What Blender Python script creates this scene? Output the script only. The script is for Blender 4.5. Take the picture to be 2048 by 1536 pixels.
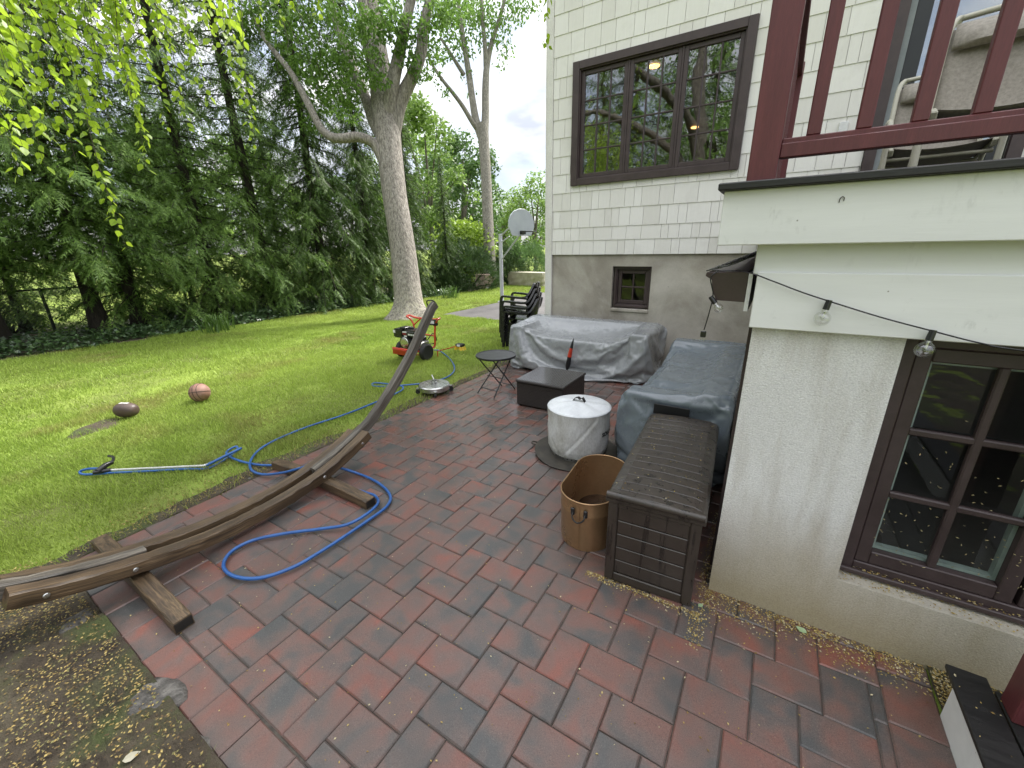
import bpy, bmesh, math, random
import numpy as np
from mathutils import Vector, Matrix
R = math.radians
rng = np.random.RandomState(7)
random.seed(7)
for o in list(bpy.data.objects): bpy.data.objects.remove(o)
S = bpy.context.scene
COL = S.collection

# ------------------------------------------------------------------ camera
FPX, CAMH = 818.0, 1.6586
YAW, PIT, ROL = R(32.350), R(18.589), R(-1.198)
GX, GY = 0.02234, 0.0042            # the patio drains gently towards the lawn
fw = np.array([-math.sin(YAW)*math.cos(PIT), math.cos(YAW)*math.cos(PIT), -math.sin(PIT)])
_r = np.array([math.cos(YAW), math.sin(YAW), 0.0]); _u = np.cross(_r, fw)
cr = _r*math.cos(ROL)+_u*math.sin(ROL); cu = -_r*math.sin(ROL)+_u*math.cos(ROL)
CAM = np.array([0, 0, CAMH])
cd = bpy.data.cameras.new('camera'); cam = bpy.data.objects.new('camera', cd); COL.objects.link(cam)
cd.sensor_fit = 'HORIZONTAL'; cd.sensor_width = 36; cd.lens = FPX/2048*36; cd.clip_start = .02; cd.clip_end = 900
cam.matrix_world = Matrix(((cr[0], cu[0], -fw[0], 0), (cr[1], cu[1], -fw[1], 0), (cr[2], cu[2], -fw[2], CAMH), (0, 0, 0, 1)))
S.camera = cam

def ray(px, py): return cr*(px-1024)/FPX - cu*(py-768)/FPX + fw
def gz(x, y): return GX*np.clip(x, -18, 4)+GY*np.clip(y, -6, 22)
def G(px, py, h=0.0):                 # pixel -> point h above the (sloping) ground
    d = ray(px, py); t = (h-CAMH)/(d[2]-GX*d[0]-GY*d[1]); return CAM+d*t
def PY(px, py, Y): d = ray(px, py); return CAM+d*(Y/d[1])
def PX(px, py, X): d = ray(px, py); return CAM+d*(X/d[0])
def D(px, py, dep): return CAM+ray(px, py)*dep
def PJ(p):
    d = np.asarray(p)-CAM; z = d@fw
    return 1024+FPX*(d@cr)/z, 768-FPX*(d@cu)/z, z

# ------------------------------------------------------------------ sky, sun, exposure
SUN_EL, SUN_AZ = R(50), R(12)        # azimuth measured from +Y clockwise
w = bpy.data.worlds.new('World'); S.world = w; w.use_nodes = True
wn = w.node_tree; wn.nodes.clear()
def wnode(t, **k):
    n = wn.nodes.new(t)
    for a, b in k.items(): setattr(n, a, b)
    return n
bg = wnode('ShaderNodeBackground'); out = wnode('ShaderNodeOutputWorld')
sky = wnode('ShaderNodeTexSky'); sky.sky_type = 'NISHITA'; sky.sun_disc = False
sky.sun_elevation = SUN_EL; sky.sun_rotation = SUN_AZ; sky.air_density = 1.0; sky.dust_density = 1.5; sky.ozone_density = 1.2
tc = wnode('ShaderNodeTexCoord'); mp = wnode('ShaderNodeMapping'); mp.inputs['Scale'].default_value = (1.4, 1.4, 3.4)
mp.inputs['Location'].default_value = (.35, .2, .1)
nz = wnode('ShaderNodeTexNoise'); nz.inputs['Scale'].default_value = 2.3; nz.inputs['Detail'].default_value = 5; nz.inputs['Roughness'].default_value = .5
nz.inputs['Distortion'].default_value = .25
n2 = wnode('ShaderNodeTexNoise'); n2.inputs['Scale'].default_value = 4.2; n2.inputs['Detail'].default_value = 4
rp = wnode('ShaderNodeValToRGB'); rp.color_ramp.elements[0].position = .34; rp.color_ramp.elements[1].position = .56
rp.color_ramp.elements[0].color = (.55,)*3+(1,)
cc = wnode('ShaderNodeValToRGB'); cc.color_ramp.elements[0].position = .36; cc.color_ramp.elements[1].position = .62
cc.color_ramp.elements[0].color = (5.6, 6.0, 6.9, 1); cc.color_ramp.elements[1].color = (10.6, 10.5, 10.3, 1)
mx = wnode('ShaderNodeMixRGB')
L = wn.links.new
L(tc.outputs['Generated'], mp.inputs['Vector']); L(mp.outputs[0], nz.inputs['Vector']); L(mp.outputs[0], n2.inputs['Vector'])
L(nz.outputs['Fac'], rp.inputs['Fac']); L(n2.outputs['Fac'], cc.inputs['Fac'])
sx = wnode('ShaderNodeSeparateXYZ'); mr = wnode('ShaderNodeMapRange'); mr.inputs['From Min'].default_value = 0; mr.inputs['From Max'].default_value = 1; mr.inputs['To Min'].default_value = .25; mr.inputs['To Max'].default_value = 1.3
L(tc.outputs['Generated'], sx.inputs[0]); L(sx.outputs[2], mr.inputs['Value'])
mu = wnode('ShaderNodeMixRGB', blend_type='MULTIPLY'); mu.inputs[0].default_value = 1; L(cc.outputs['Color'], mu.inputs[1]); L(mr.outputs[0], mu.inputs[2])
L(rp.outputs['Color'], mx.inputs['Fac']); L(sky.outputs['Color'], mx.inputs[1]); L(mu.outputs[0], mx.inputs[2])
L(mx.outputs[0], bg.inputs['Color']); L(bg.outputs[0], out.inputs['Surface'])
bg.inputs['Strength'].default_value = .10
sl = bpy.data.lights.new('sun', 'SUN'); sl.energy = 3.0; sl.angle = R(12); sl.color = (1, .96, .9)
so = bpy.data.objects.new('sun', sl); COL.objects.link(so)
sd = Vector((math.sin(SUN_AZ)*math.cos(SUN_EL), math.cos(SUN_AZ)*math.cos(SUN_EL), math.sin(SUN_EL)))
so.rotation_euler = sd.to_track_quat('Z', 'Y').to_euler(); so.location = (0, 0, 30)
S.view_settings.view_transform = 'Standard'; S.view_settings.look = 'None'; S.view_settings.gamma = 1
S.view_settings.use_curve_mapping = False; S.view_settings.exposure = 1.55
S.render.engine = 'CYCLES'

# ------------------------------------------------------------------ node helpers
class NT:
    def __init__(s, name):
        s.m = bpy.data.materials.new(name); s.m.use_nodes = True; s.t = s.m.node_tree
        s.b = s.t.nodes['Principled BSDF']; s.o = s.t.nodes['Material Output']
    def n(s, t, **k):
        x = s.t.nodes.new(t)
        for a, b in k.items(): setattr(x, a, b)
        return x
    def l(s, a, b): s.t.links.new(a, b)
    def put(s, sock, v):
        if hasattr(v, 'is_output'): s.l(v, sock)
        else: sock.default_value = v
    def co(s, coord='Object', stretch=(1, 1, 1), rot=(0, 0, 0), loc=(0, 0, 0)):
        if coord == 'World': v = s.n('ShaderNodeNewGeometry').outputs['Position']
        elif coord.startswith('@'): v = s.n('ShaderNodeAttribute', attribute_name=coord[1:]).outputs['Vector']
        else: v = s.n('ShaderNodeTexCoord').outputs[coord]
        m = s.n('ShaderNodeMapping'); m.inputs['Scale'].default_value = stretch; m.inputs['Rotation'].default_value = rot; m.inputs['Location'].default_value = loc
        s.l(v, m.inputs['Vector']); return m.outputs[0]
    def noise(s, v, sc, det=5, ro=.6, dist=0, w=None):
        x = s.n('ShaderNodeTexNoise')
        if w is not None: x.noise_dimensions = '4D'; s.put(x.inputs['W'], w)
        s.l(v, x.inputs['Vector']); x.inputs['Scale'].default_value = sc; x.inputs['Detail'].default_value = det
        x.inputs['Roughness'].default_value = ro; x.inputs['Distortion'].default_value = dist; return x.outputs['Fac']
    def vor(s, v, sc, feat='F1'):
        x = s.n('ShaderNodeTexVoronoi', feature=feat); s.l(v, x.inputs['Vector']); x.inputs['Scale'].default_value = sc; return x.outputs['Distance']
    def ramp(s, f, stops):
        x = s.n('ShaderNodeValToRGB'); e = x.color_ramp.elements
        while len(e) < len(stops): e.new(.5)
        for i, (p, c) in enumerate(stops):
            e[i].position = p; c = (c,)*3 if not hasattr(c, '__len__') else c; e[i].color = tuple(c)+(1,)
        s.l(f, x.inputs['Fac']); return x.outputs['Color']
    def mix(s, f, a, b, mode='MIX'):
        x = s.n('ShaderNodeMixRGB', blend_type=mode); s.put(x.inputs[0], f)
        for i, v in ((1, a), (2, b)): s.put(x.inputs[i], v if hasattr(v, 'is_output') else tuple(v)+(1,))
        return x.outputs[0]
    def math(s, op, a, b=0.0):
        x = s.n('ShaderNodeMath', operation=op); s.put(x.inputs[0], a); s.put(x.inputs[1], b); return x.outputs[0]
    def bump(s, h, st=.5, dist=.01, nrm=None):
        x = s.n('ShaderNodeBump'); x.inputs['Strength'].default_value = st; x.inputs['Distance'].default_value = dist
        s.l(h, x.inputs['Height'])
        if nrm is not None: s.l(nrm, x.inputs['Normal'])
        return x.outputs[0]
    def done(s, col=None, rough=None, nrm=None, **k):
        if col is not None: s.put(s.b.inputs['Base Color'], col if hasattr(col, 'is_output') else tuple(col)+(1,))
        if rough is not None: s.put(s.b.inputs['Roughness'], rough)
        if nrm is not None: s.l(nrm, s.b.inputs['Normal'])
        for a, v in k.items(): s.put(s.b.inputs[a.replace('_', ' ')], v)
        return s.m

def simple(name, cols, scale=6, det=6, rough=(.45, .65), bump=None, metal=0, coord='Object', stretch=(1, 1, 1), fine=.12, rnd=.0, spec=.5, coat=0, lohi=(.35, .65)):
    s = NT(name); v = s.co(coord, stretch); f = s.noise(v, scale, det)
    n = len(cols); st = [(lohi[0]+(lohi[1]-lohi[0])*i/max(1, n-1), c) for i, c in enumerate(cols)]
    c = s.ramp(f, st) if n > 1 else None
    if c is None: c = s.mix(0, cols[0], cols[0])
    g = s.noise(v, scale*14, 3)
    c = s.mix(fine, c, s.ramp(g, [(.3, .25), (.7, 1.0)]), 'MULTIPLY') if fine else c
    if rnd:
        r = s.n('ShaderNodeObjectInfo').outputs['Random']
        c = s.mix(rnd, c, s.ramp(r, [(0, .45), (1, 1.25)]), 'MULTIPLY')
    ro = s.ramp(f, [(.3, rough[0]), (.7, rough[1])])
    nr = None
    if bump: nr = s.bump(s.noise(v, bump[0], 6), bump[1], bump[2])
    return s.done(c, ro, nr, Metallic=metal, Specular_IOR_Level=spec, Coat_Weight=coat)

# ---- particular materials
def m_paver():
    s = NT('paver'); ob = s.n('ShaderNodeObjectInfo').outputs['Random']; ge = s.n('ShaderNodeNewGeometry')
    W = s.math('MULTIPLY', s.math('ADD', ob, ge.outputs['Random Per Island']), 37.0)
    v = s.co('World')
    f = s.noise(v, 6.5, 2, .5, .5, W); sel = s.math('ADD', s.math('MULTIPLY', s.math('SUBTRACT', f, .5), 1.55), s.math('ADD', .50, s.math('MULTIPLY', s.math('FRACT', s.math('MULTIPLY', W, 7.13)), .30)))
    c = s.ramp(sel, [(.34, (.074, .073, .072)), (.48, (.104, .084, .077)), (.64, (.148, .092, .078)), (.82, (.185, .086, .068)), (1.0, (.23, .078, .056))])
    g = s.noise(v, 260, 3, .8); c = s.mix(.75, c, s.ramp(g, [(.32, .30), (.5, .95), (.66, 1.0)]), 'MULTIPLY'); c = s.mix(s.ramp(g, [(.62, 0.0), (.74, .55)]), c, (.38, .33, .30))
    st = s.noise(v, 1.4, 6, .65); c = s.mix(s.ramp(st, [(.42, 0.0), (.72, .6)]), c, (.06, .05, .044))
    wet = s.noise(v, 1.1, 4, .55)
    y = s.n('ShaderNodeSeparateXYZ'); s.l(v, y.inputs[0])
    far = s.ramp(s.math('MULTIPLY', y.outputs[1], .2), [(.25, 0.0), (.65, .22)])
    ro = s.math('SUBTRACT', s.ramp(wet, [(.33, .30), (.66, .56)]), far)
    nr = s.bump(s.noise(v, 300, 3, .7), .35, .0022); nr = s.bump(s.noise(v, 30, 3), .25, .002, nr)
    return s.done(c, ro, nr, Specular_IOR_Level=.55)
def m_wood(name, cols, attr='@lc', wet=.38):
    s = NT(name); v = s.co(attr, (26, 1.6, 26)); f = s.noise(v, 1.0, 8, .65, .6)
    c = s.ramp(f, [(.28, cols[0]), (.46, cols[1]), (.6, cols[2]), (.78, cols[1])])
    v2 = s.co(attr, (160, 4, 160)); g = s.noise(v2, 1.0, 3); c = s.mix(.75, c, s.ramp(g, [(.36, .22), (.6, 1.1)]), 'MULTIPLY')
    k = s.noise(s.co(attr), 2.6, 3); c = s.mix(s.ramp(k, [(.45, 0.0), (.7, .6)]), c, cols[3])
    nr = s.bump(g, .6, .003); nr = s.bump(f, .6, .006, nr)
    return s.done(c, s.ramp(f, [(.3, wet), (.7, wet+.25)]), nr)
def m_bark(name, cols, sc=1.0):
    s = NT(name); v = s.co('Object', (9*sc, 9*sc, 1.7*sc)); f = s.noise(v, 2.0, 8, .7, .3)
    c = s.ramp(f, [(.3, cols[0]), (.5, cols[1]), (.68, cols[2])])
    fl = s.noise(s.co('Object', (42*sc, 42*sc, 9*sc)), 1.0, 4, .7); c = s.mix(.8, c, s.ramp(fl, [(.36, .30), (.55, 1.05)]), 'MULTIPLY')
    k = s.noise(s.co('Object'), 14*sc, 4); z = s.n('ShaderNodeSeparateXYZ'); s.l(s.n('ShaderNodeTexCoord').outputs['Object'], z.inputs[0])
    low = s.ramp(z.outputs[2], [(.2, .75), (1.0, .0)]) if sc == 1 else .25
    c = s.mix(s.math('MULTIPLY', s.ramp(k, [(.45, 0.0), (.6, 1.0)]), low), c, cols[3])
    nr = s.bump(f, 1.0, .05); nr = s.bump(fl, .7, .015, nr)
    return s.done(c, .9, nr)
def m_leaf(name, lo, hi, trans=.35, rough=.45, sheen=.4, sc=.6):
    s = NT(name); r = s.n('ShaderNodeNewGeometry').outputs['Random Per Island']
    f = s.noise(s.co('World'), sc, 3); t = s.math('ADD', s.math('MULTIPLY', r, .55), s.math('MULTIPLY', f, .5))
    c = s.ramp(t, [(.15, lo), (.5, tuple((a+b)/2 for a, b in zip(lo, hi))), (.85, hi)])
    s.done(c, rough, Specular_IOR_Level=sheen)
    tr = s.n('ShaderNodeBsdfTranslucent'); s.l(s.mix(.35, c, (.5, .75, .06), 'SCREEN') if trans > .45 else c, tr.inputs['Color'])
    ad = s.n('ShaderNodeMixShader'); ad.inputs[0].default_value = trans
    s.l(s.b.outputs[0], ad.inputs[1]); s.l(tr.outputs[0], ad.inputs[2]); s.l(ad.outputs[0], s.o.inputs['Surface']); return s.m
def m_vcol(name, rough=.6, trans=.3):
    s = NT(name); c = s.n('ShaderNodeAttribute', attribute_name='Col').outputs['Color']; s.done(c, rough, Specular_IOR_Level=.3)
    tr = s.n('ShaderNodeBsdfTranslucent'); s.l(c, tr.inputs['Color']); ad = s.n('ShaderNodeMixShader'); ad.inputs[0].default_value = trans
    s.l(s.b.outputs[0], ad.inputs[1]); s.l(tr.outputs[0], ad.inputs[2]); s.l(ad.outputs[0], s.o.inputs['Surface']); return s.m
def m_glass(name, tint=(.9, .95, .93), refl=1.6):
    s = NT(name); s.t.nodes.remove(s.b)
    lw = s.n('ShaderNodeLayerWeight'); lw.inputs['Blend'].default_value = .5; f0 = ((refl-1)/(refl+1))**2; fr_ = s.math('ADD', s.math('MULTIPLY', s.math('POWER', lw.outputs['Facing'], 4.0), .8*(1-f0)), f0)
    tr = s.n('ShaderNodeBsdfTransparent'); tr.inputs['Color'].default_value = tint+(1,)
    gl = s.n('ShaderNodeBsdfGlossy'); gl.inputs['Roughness'].default_value = .012; gl.inputs['Color'].default_value = (.95, .97, 1, 1)
    v = s.co('Object'); b = s.bump(s.noise(v, 2.2, 2), .05, .02); s.l(b, gl.inputs['Normal'])
    m = s.n('ShaderNodeMixShader'); s.l(fr_, m.inputs[0]); s.l(tr.outputs[0], m.inputs[1]); s.l(gl.outputs[0], m.inputs[2])
    s.l(m.outputs[0], s.o.inputs['Surface']); return s.m
def m_emit(name, col, st):
    s = NT(name); s.done(col, .5, Emission_Color=tuple(col)+(1,), Emission_Strength=st); return s.m
def m_cover(name, c0, c1):
    s = NT(name); v = s.co('Object'); f = s.noise(v, 3.2, 6, .6, .5); c = s.ramp(f, [(.3, c0), (.65, c1)])
    d = s.noise(v, 9, 5); c = s.mix(s.ramp(d, [(.6, 0.0), (.8, .18)]), c, (.10, .09, .075))
    rg = lambda sc_, ds: s.math('ABSOLUTE', s.math('SUBTRACT', s.noise(v, sc_, 2, .5, ds), .5)); nr = s.bump(rg(5.0, .6), .35, .03); nr = s.bump(s.noise(v, 17, 3, .5, 1.0), .12, .006, nr); nr = s.bump(s.noise(v, 520, 2), .12, .001, nr)
    return s.done(c, s.ramp(s.noise(v, 5, 4), [(.35, .20), (.65, .32)]), nr, Specular_IOR_Level=.8)
def m_stucco(name, cols, drip=True):
    s = NT(name); v = s.co('World'); f = s.noise(v, 2.0, 6, .6); c = s.ramp(f, [(.3, cols[0]), (.7, cols[1])])
    if drip:
        t = s.noise(s.co('World', (9, 9, 1.3)), 1.3, 5, .6); c = s.mix(s.ramp(t, [(.46, 0.0), (.72, .50)]), c, cols[2])
        z = s.n('ShaderNodeSeparateXYZ'); s.l(s.co('World'), z.inputs[0]); zz = s.math('ADD', z.outputs[2], s.math('MULTIPLY', s.noise(v, 3.5, 4), .22))
        c = s.mix(s.ramp(zz, [(.18, .9), (.40, .6), (.72, .0)]), c, cols[3])
    else:
        t = s.noise(v, 1.1, 5, .65, .4); c = s.mix(s.ramp(t, [(.42, 0.0), (.66, .75)]), c, cols[2])
        k = s.vor(v, 7); c = s.mix(s.ramp(k, [(.03, .5), (.07, 0.0)]), c, cols[3])
    sp = s.noise(v, 160, 3); c = s.mix(.35, c, s.ramp(sp, [(.3, .4), (.6, 1.0)]), 'MULTIPLY')
    g = s.noise(v, 150, 4, .7); nr = s.bump(g, .8 if drip else .25, .008)
    return s.done(c, .85, nr, Specular_IOR_Level=.25)
def m_shingle():
    s = NT('shingle'); v = s.co('World', (60, 60, 5)); f = s.noise(v, 1.0, 5); r = s.n('ShaderNodeObjectInfo').outputs['Random']
    c = s.ramp(s.math('ADD', s.math('MULTIPLY', r, .55), s.math('MULTIPLY', f, .45)), [(.1, (.66, .64, .60)), (.9, (.79, .775, .745))])
    d = s.noise(s.co('World'), 3.5, 5); c = s.mix(s.ramp(d, [(.55, 0.0), (.8, .3)]), c, (.46, .44, .40))
    return s.done(c, .72, s.bump(f, .35, .004), Specular_IOR_Level=.3)
def m_ground():
    s = NT('lawn'); v = s.co('World'); f = s.noise(v, 1.3, 6, .6); c = s.ramp(f, [(.3, (.11, .12, .04)), (.52, (.17, .23, .04)), (.75, (.24, .32, .06))])
    d = s.noise(v, .55, 5, .6); c = s.mix(s.ramp(d, [(.52, 0.0), (.72, .55)]), c, (.10, .085, .045))
    return s.done(c, .95, s.bump(s.noise(v, 40, 5), .7, .02), Specular_IOR_Level=.2)
def m_soil():
    s = NT('soil'); v = s.co('World'); f = s.noise(v, 5, 7, .65); c = s.ramp(f, [(.3, (.03, .022, .016)), (.5, (.075, .058, .038)), (.7, (.12, .10, .065))])
    mo = s.noise(v, 2.4, 5, .6, .5); c = s.mix(s.ramp(mo, [(.5, 0.0), (.62, .8)]), c, (.07, .095, .025))
    return s.done(c, .8, s.bump(s.noise(v, 55, 6, .7), .9, .03), Specular_IOR_Level=.4)
def m_asphalt():
    s = NT('asphalt'); v = s.co('World'); c = s.ramp(s.noise(v, 1.2, 6), [(.3, (.06, .055, .055)), (.6, (.10, .092, .09)), (.8, (.13, .10, .085))])
    c = s.mix(.5, c, s.ramp(s.noise(v, 90, 2), [(.3, .5), (.7, 1.5)]), 'MULTIPLY'); return s.done(c, .6, s.bump(s.noise(v, 120, 3), .5, .006))
def m_weave(name, base):
    s = NT(name); v = s.co('@uvw'); x = s.n('ShaderNodeTexBrick'); s.l(v, x.inputs['Vector']); x.inputs['Scale'].default_value = 1
    x.inputs['Brick Width'].default_value = .036; x.inputs['Row Height'].default_value = .017; x.inputs['Mortar Size'].default_value = .0035; x.inputs['Mortar Smooth'].default_value = .9
    x.inputs['Color1'].default_value = base+(1,); x.inputs['Color2'].default_value = tuple(a*1.5 for a in base)+(1,); x.inputs['Mortar'].default_value = (.003, .003, .003, 1)
    return s.done(x.outputs['Color'], .33, s.bump(s.math('SUBTRACT', 1.0, x.outputs['Fac']), .9, .004))

MT = {}
MT['paver'] = m_paver(); MT['sand'] = simple('joint_sand', [(.035, .029, .023), (.085, .072, .058)], 30, rough=(.8, .9))
MT['ground'] = m_ground(); MT['soil'] = m_soil(); MT['asphalt'] = m_asphalt(); MT['shingle'] = m_shingle()
MT['stucco'] = m_stucco('stucco', [(.72, .715, .705), (.83, .825, .815), (.42, .37, .30), (.38, .32, .19)])
MT['concrete'] = m_stucco('concrete', [(.26, .235, .20), (.42, .385, .325), (.60, .57, .51), (.12, .105, .09)], False)
MT['white_'] = simple('white_paint', [(.66, .685, .665), (.72, .74, .72)], 3, rough=(.5, .6), bump=(60, .12, .002), stretch=(.6, 1, 2), fine=.08)
def m_fascia():
    s = NT('white_board_paint'); v = s.co('World'); c = s.ramp(s.noise(s.co('World', (1, 6, 8)), 2.0, 5), [(.3, (.68, .685, .68)), (.7, (.745, .75, .745))])
    st = s.noise(v, 6, 6, .7, .6); sp = s.noise(s.co('World', (1, 1, .35)), 60, 3); c = s.mix(s.math('MULTIPLY', s.ramp(st, [(.55, 0.0), (.75, .35)]), s.ramp(sp, [(.5, 0.0), (.62, 1.0)])), c, (.24, .24, .22))
    d = s.vor(v, 9); c = s.mix(s.ramp(d, [(.018, .8), (.03, 0.0)]), c, (.16, .14, .12))
    return s.done(c, .5, s.bump(s.noise(s.co('World', (4, 40, 60)), 3, 4), .2, .002), Specular_IOR_Level=.35)
MT['white'] = m_fascia()
MT['trimwhite'] = simple('corner_paint', [(.68, .66, .62), (.76, .745, .71)], 4, rough=(.5, .6), fine=.2)
MT['burg'] = simple('burgundy_paint', [(.100, .022, .026), (.135, .032, .036)], 8, rough=(.42, .55), bump=(70, .2, .002), stretch=(3, 3, .3), fine=.25)
MT['brown'] = simple('brown_frame_paint', [(.045, .030, .030), (.062, .042, .042)], 9, rough=(.42, .55), fine=.2)
MT['black_wood'] = simple('black_deck_stain', [(.009, .009, .009), (.02, .019, .018)], 8, rough=(.4, .6), bump=(50, .3, .003), stretch=(.4, 3, 3))
MT['gutter'] = simple('gutter_metal', [(.050, .032, .034), (.062, .04, .042)], 6, rough=(.3, .4), fine=.2)
MT['glass'] = m_glass('window_glass', refl=3.1); MT['bulbglass'] = m_glass('bulb_glass', (.93, .93, .91), 2.0); MT['darkglass'] = m_glass('basement_glass', (.75, .8, .78), 1.5)
MT['putty'] = simple('sash_putty', [(.35, .40, .38), (.45, .5, .47)], 20)
MT['oldwood'] = m_wood('weathered_wood', [(.022, .014, .008), (.085, .052, .026), (.16, .105, .055), (.045, .032, .02)])
MT['greywood'] = m_wood('grey_weathered_wood', [(.025, .021, .017), (.12, .103, .082), (.20, .178, .148), (.06, .05, .04)], wet=.5)
MT['endwood'] = simple('end_grain', [(.006, .005, .004), (.02, .015, .01)], 20, rough=(.7, .8))
MT['bark'] = m_bark('grey_bark', [(.14, .12, .10), (.32, .29, .25), (.45, .415, .37), (.46, .43, .33)])
MT['bark2'] = m_bark('pale_bark', [(.16, .145, .12), (.26, .24, .205), (.33, .31, .27), (.18, .17, .12)], .8)
MT['darkbark'] = m_bark('dark_bark', [(.012, .010, .008), (.035, .027, .02), (.06, .048, .036), (.04, .04, .02)], 1.3)
MT['limb'] = m_bark('limb_bark', [(.05, .043, .034), (.12, .105, .085), (.19, .17, .14), (.2, .19, .13)], 1.2)
MT['conifer'] = m_leaf('evergreen_foliage', (.046, .100, .020), (.185, .300, .060), .36, .5, .3)
MT['conifer2'] = m_leaf('drooping_evergreen_foliage', (.032, .068, .014), (.115, .195, .040), .34, .5, .3)
MT['leafmain'] = m_leaf('maple_leaf', (.07, .14, .025), (.22, .37, .075), .45, .45)
MT['leaffar'] = m_leaf('far_leaf', (.10, .18, .035), (.30, .44, .11), .4, .5)
MT['leafdark'] = m_leaf('dark_far_leaf', (.05, .10, .03), (.15, .26, .075), .35, .5)
MT['leafbright'] = m_leaf('bright_shrub_leaf', (.13, .22, .02), (.33, .46, .06), .45, .5)
MT['leafnear'] = m_leaf('birch_leaf', (.15, .26, .015), (.33, .46, .035), .6, .4, .5, 2)
MT['yew'] = m_leaf('yew_needles', (.022, .048, .016), (.075, .13, .04), .2, .5)
MT['ivy'] = m_leaf('ivy_leaf', (.018, .045, .014), (.085, .15, .05), .15, .3, .6, 1.5)
MT['strap'] = m_leaf('strap_leaf', (.05, .11, .02), (.13, .22, .05), .3, .4)
MT['grass'] = m_vcol('grass_blade', .55, .35); MT['bits'] = m_vcol('seed_debris', .8, .1)
MT['twig'] = simple('twig_bark', [(.05, .04, .025), (.09, .075, .045)], 20)
MT['cover'] = m_cover('grey_tarpaulin', (.23, .24, .25), (.27, .28, .29)); MT['cover2'] = m_cover('slate_tarpaulin', (.115, .14, .165), (.14, .165, .19))
MT['weave'] = m_weave('dark_wicker', (.020, .015, .013)); MT['blackmetal'] = simple('black_metal', [(.012, .012, .013), (.022, .022, .023)], 12, rough=(.3, .42))
MT['tabletop'] = simple('table_mesh_metal', [(.13, .14, .15), (.20, .21, .22)], 30, rough=(.22, .34), metal=.4)
MT['sheenslat'] = simple('wet_sheen_wicker_strip', [(.07, .07, .073), (.11, .11, .115)], 30, rough=(.12, .22), spec=.8)  # raised grey base colour paints the sky sheen on the wet slats
MT['resin_'] = simple('brown_resin', [(.018, .015, .012), (.030, .025, .021)], 5, rough=(.26, .45), bump=(140, .25, .0025), fine=.25)
def m_resin():
    s = NT('brown_resin'); v = s.co('Object'); f = s.noise(v, 5, 5); c = s.ramp(f, [(.3, (.030, .023, .018)), (.7, (.046, .036, .029))])
    wv = s.noise(s.co('Object', (26, 26, 2.2)), 1.0, 4, .6); wet = s.ramp(wv, [(.56, 0.0), (.62, 1.0)]); c = s.mix(s.math('MULTIPLY', wet, .65), c, (.008, .007, .006))
    g = s.noise(v, 160, 3); ro = s.math('SUBTRACT', s.ramp(s.noise(v, 7, 4), [(.35, .30), (.65, .48)]), s.math('MULTIPLY', wet, .16))
    return s.done(c, ro, s.bump(g, .25, .0025), Specular_IOR_Level=.6)
MT['resin'] = m_resin()
MT['copper'] = simple('copper_paint', [(.34, .205, .105), (.43, .27, .145)], 4, rough=(.24, .38), metal=.6, fine=.15)
MT['coverwhite'] = simple('white_vinyl_cover', [(.30, .29, .25), (.52, .515, .49), (.64, .645, .64)], 6, 9, rough=(.4, .55), bump=(14, .4, .012), fine=.35, lohi=(.30, .58), stretch=(1, 1, .5))
MT['covertop'] = simple('white_vinyl_lid', [(.60, .62, .65), (.76, .78, .80)], 4, rough=(.3, .4), bump=(7, .3, .015), fine=.15)
MT['mat'] = simple('rusty_mat', [(.022, .018, .014), (.055, .048, .036)], 12, rough=(.6, .75), bump=(60, .5, .006))
MT['ink'] = simple('black_print', [(.008, .008, .009)], 9); MT['steel'] = simple('brushed_steel', [(.45, .45, .44), (.62, .62, .6)], 9, rough=(.22, .35), metal=.95)
MT['red'] = simple('red_frame_paint', [(.46, .035, .016), (.56, .05, .022)], 8, rough=(.25, .35), fine=.1, coat=.4)
MT['plastic'] = simple('black_plastic', [(.008, .008, .009), (.016, .016, .017)], 8, rough=(.22, .34)); MT['rubber'] = simple('tyre_rubber', [(.010, .010, .010), (.02, .02, .02)], 20, rough=(.6, .75))
MT['label'] = simple('white_label', [(.62, .62, .62), (.75, .75, .75)], 30); MT['redlabel'] = simple('dark_red_label', [(.20, .02, .03)], 30); MT['yellow'] = simple('yellow_plastic', [(.70, .45, .02), (.8, .53, .03)], 9, rough=(.35, .45))
MT['hose'] = simple('blue_hose', [(.018, .085, .28), (.03, .12, .36)], 12, rough=(.28, .38), fine=.15); MT['whitepipe'] = simple('white_lance', [(.5, .5, .46), (.65, .65, .6)], 12)
MT['ball'] = simple('worn_brown_leather', [(.24, .12, .085), (.34, .20, .155)], 7, rough=(.6, .7), bump=(160, .4, .003)); MT['ballseam'] = simple('ball_seam', [(.03, .02, .018)], 9)
MT['football'] = simple('football_leather', [(.065, .042, .034), (.10, .068, .056)], 8, rough=(.4, .5), bump=(150, .3, .002))
MT['polewhite'] = simple('grey_white_pole', [(.48, .50, .54), (.58, .60, .64)], 9); MT['board'] = simple('pale_backboard', [(.50, .55, .62), (.58, .63, .69)], 3, rough=(.4, .5))
MT['plasticchair'] = simple('black_chair_resin', [(.010, .010, .011), (.018, .018, .019)], 6, rough=(.2, .3)); MT['beige'] = simple('beige_frame', [(.36, .345, .27), (.43, .415, .335)], 6, rough=(.35, .45))
MT['sling'] = simple('beige_sling', [(.24, .215, .18), (.34, .31, .265)], 60, rough=(.7, .8), bump=(300, .5, .003), fine=.3); MT['tarpbeige'] = simple('beige_tarp', [(.30, .28, .20), (.44, .415, .32)], 4, rough=(.55, .7), bump=(14, .3, .02))
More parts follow.
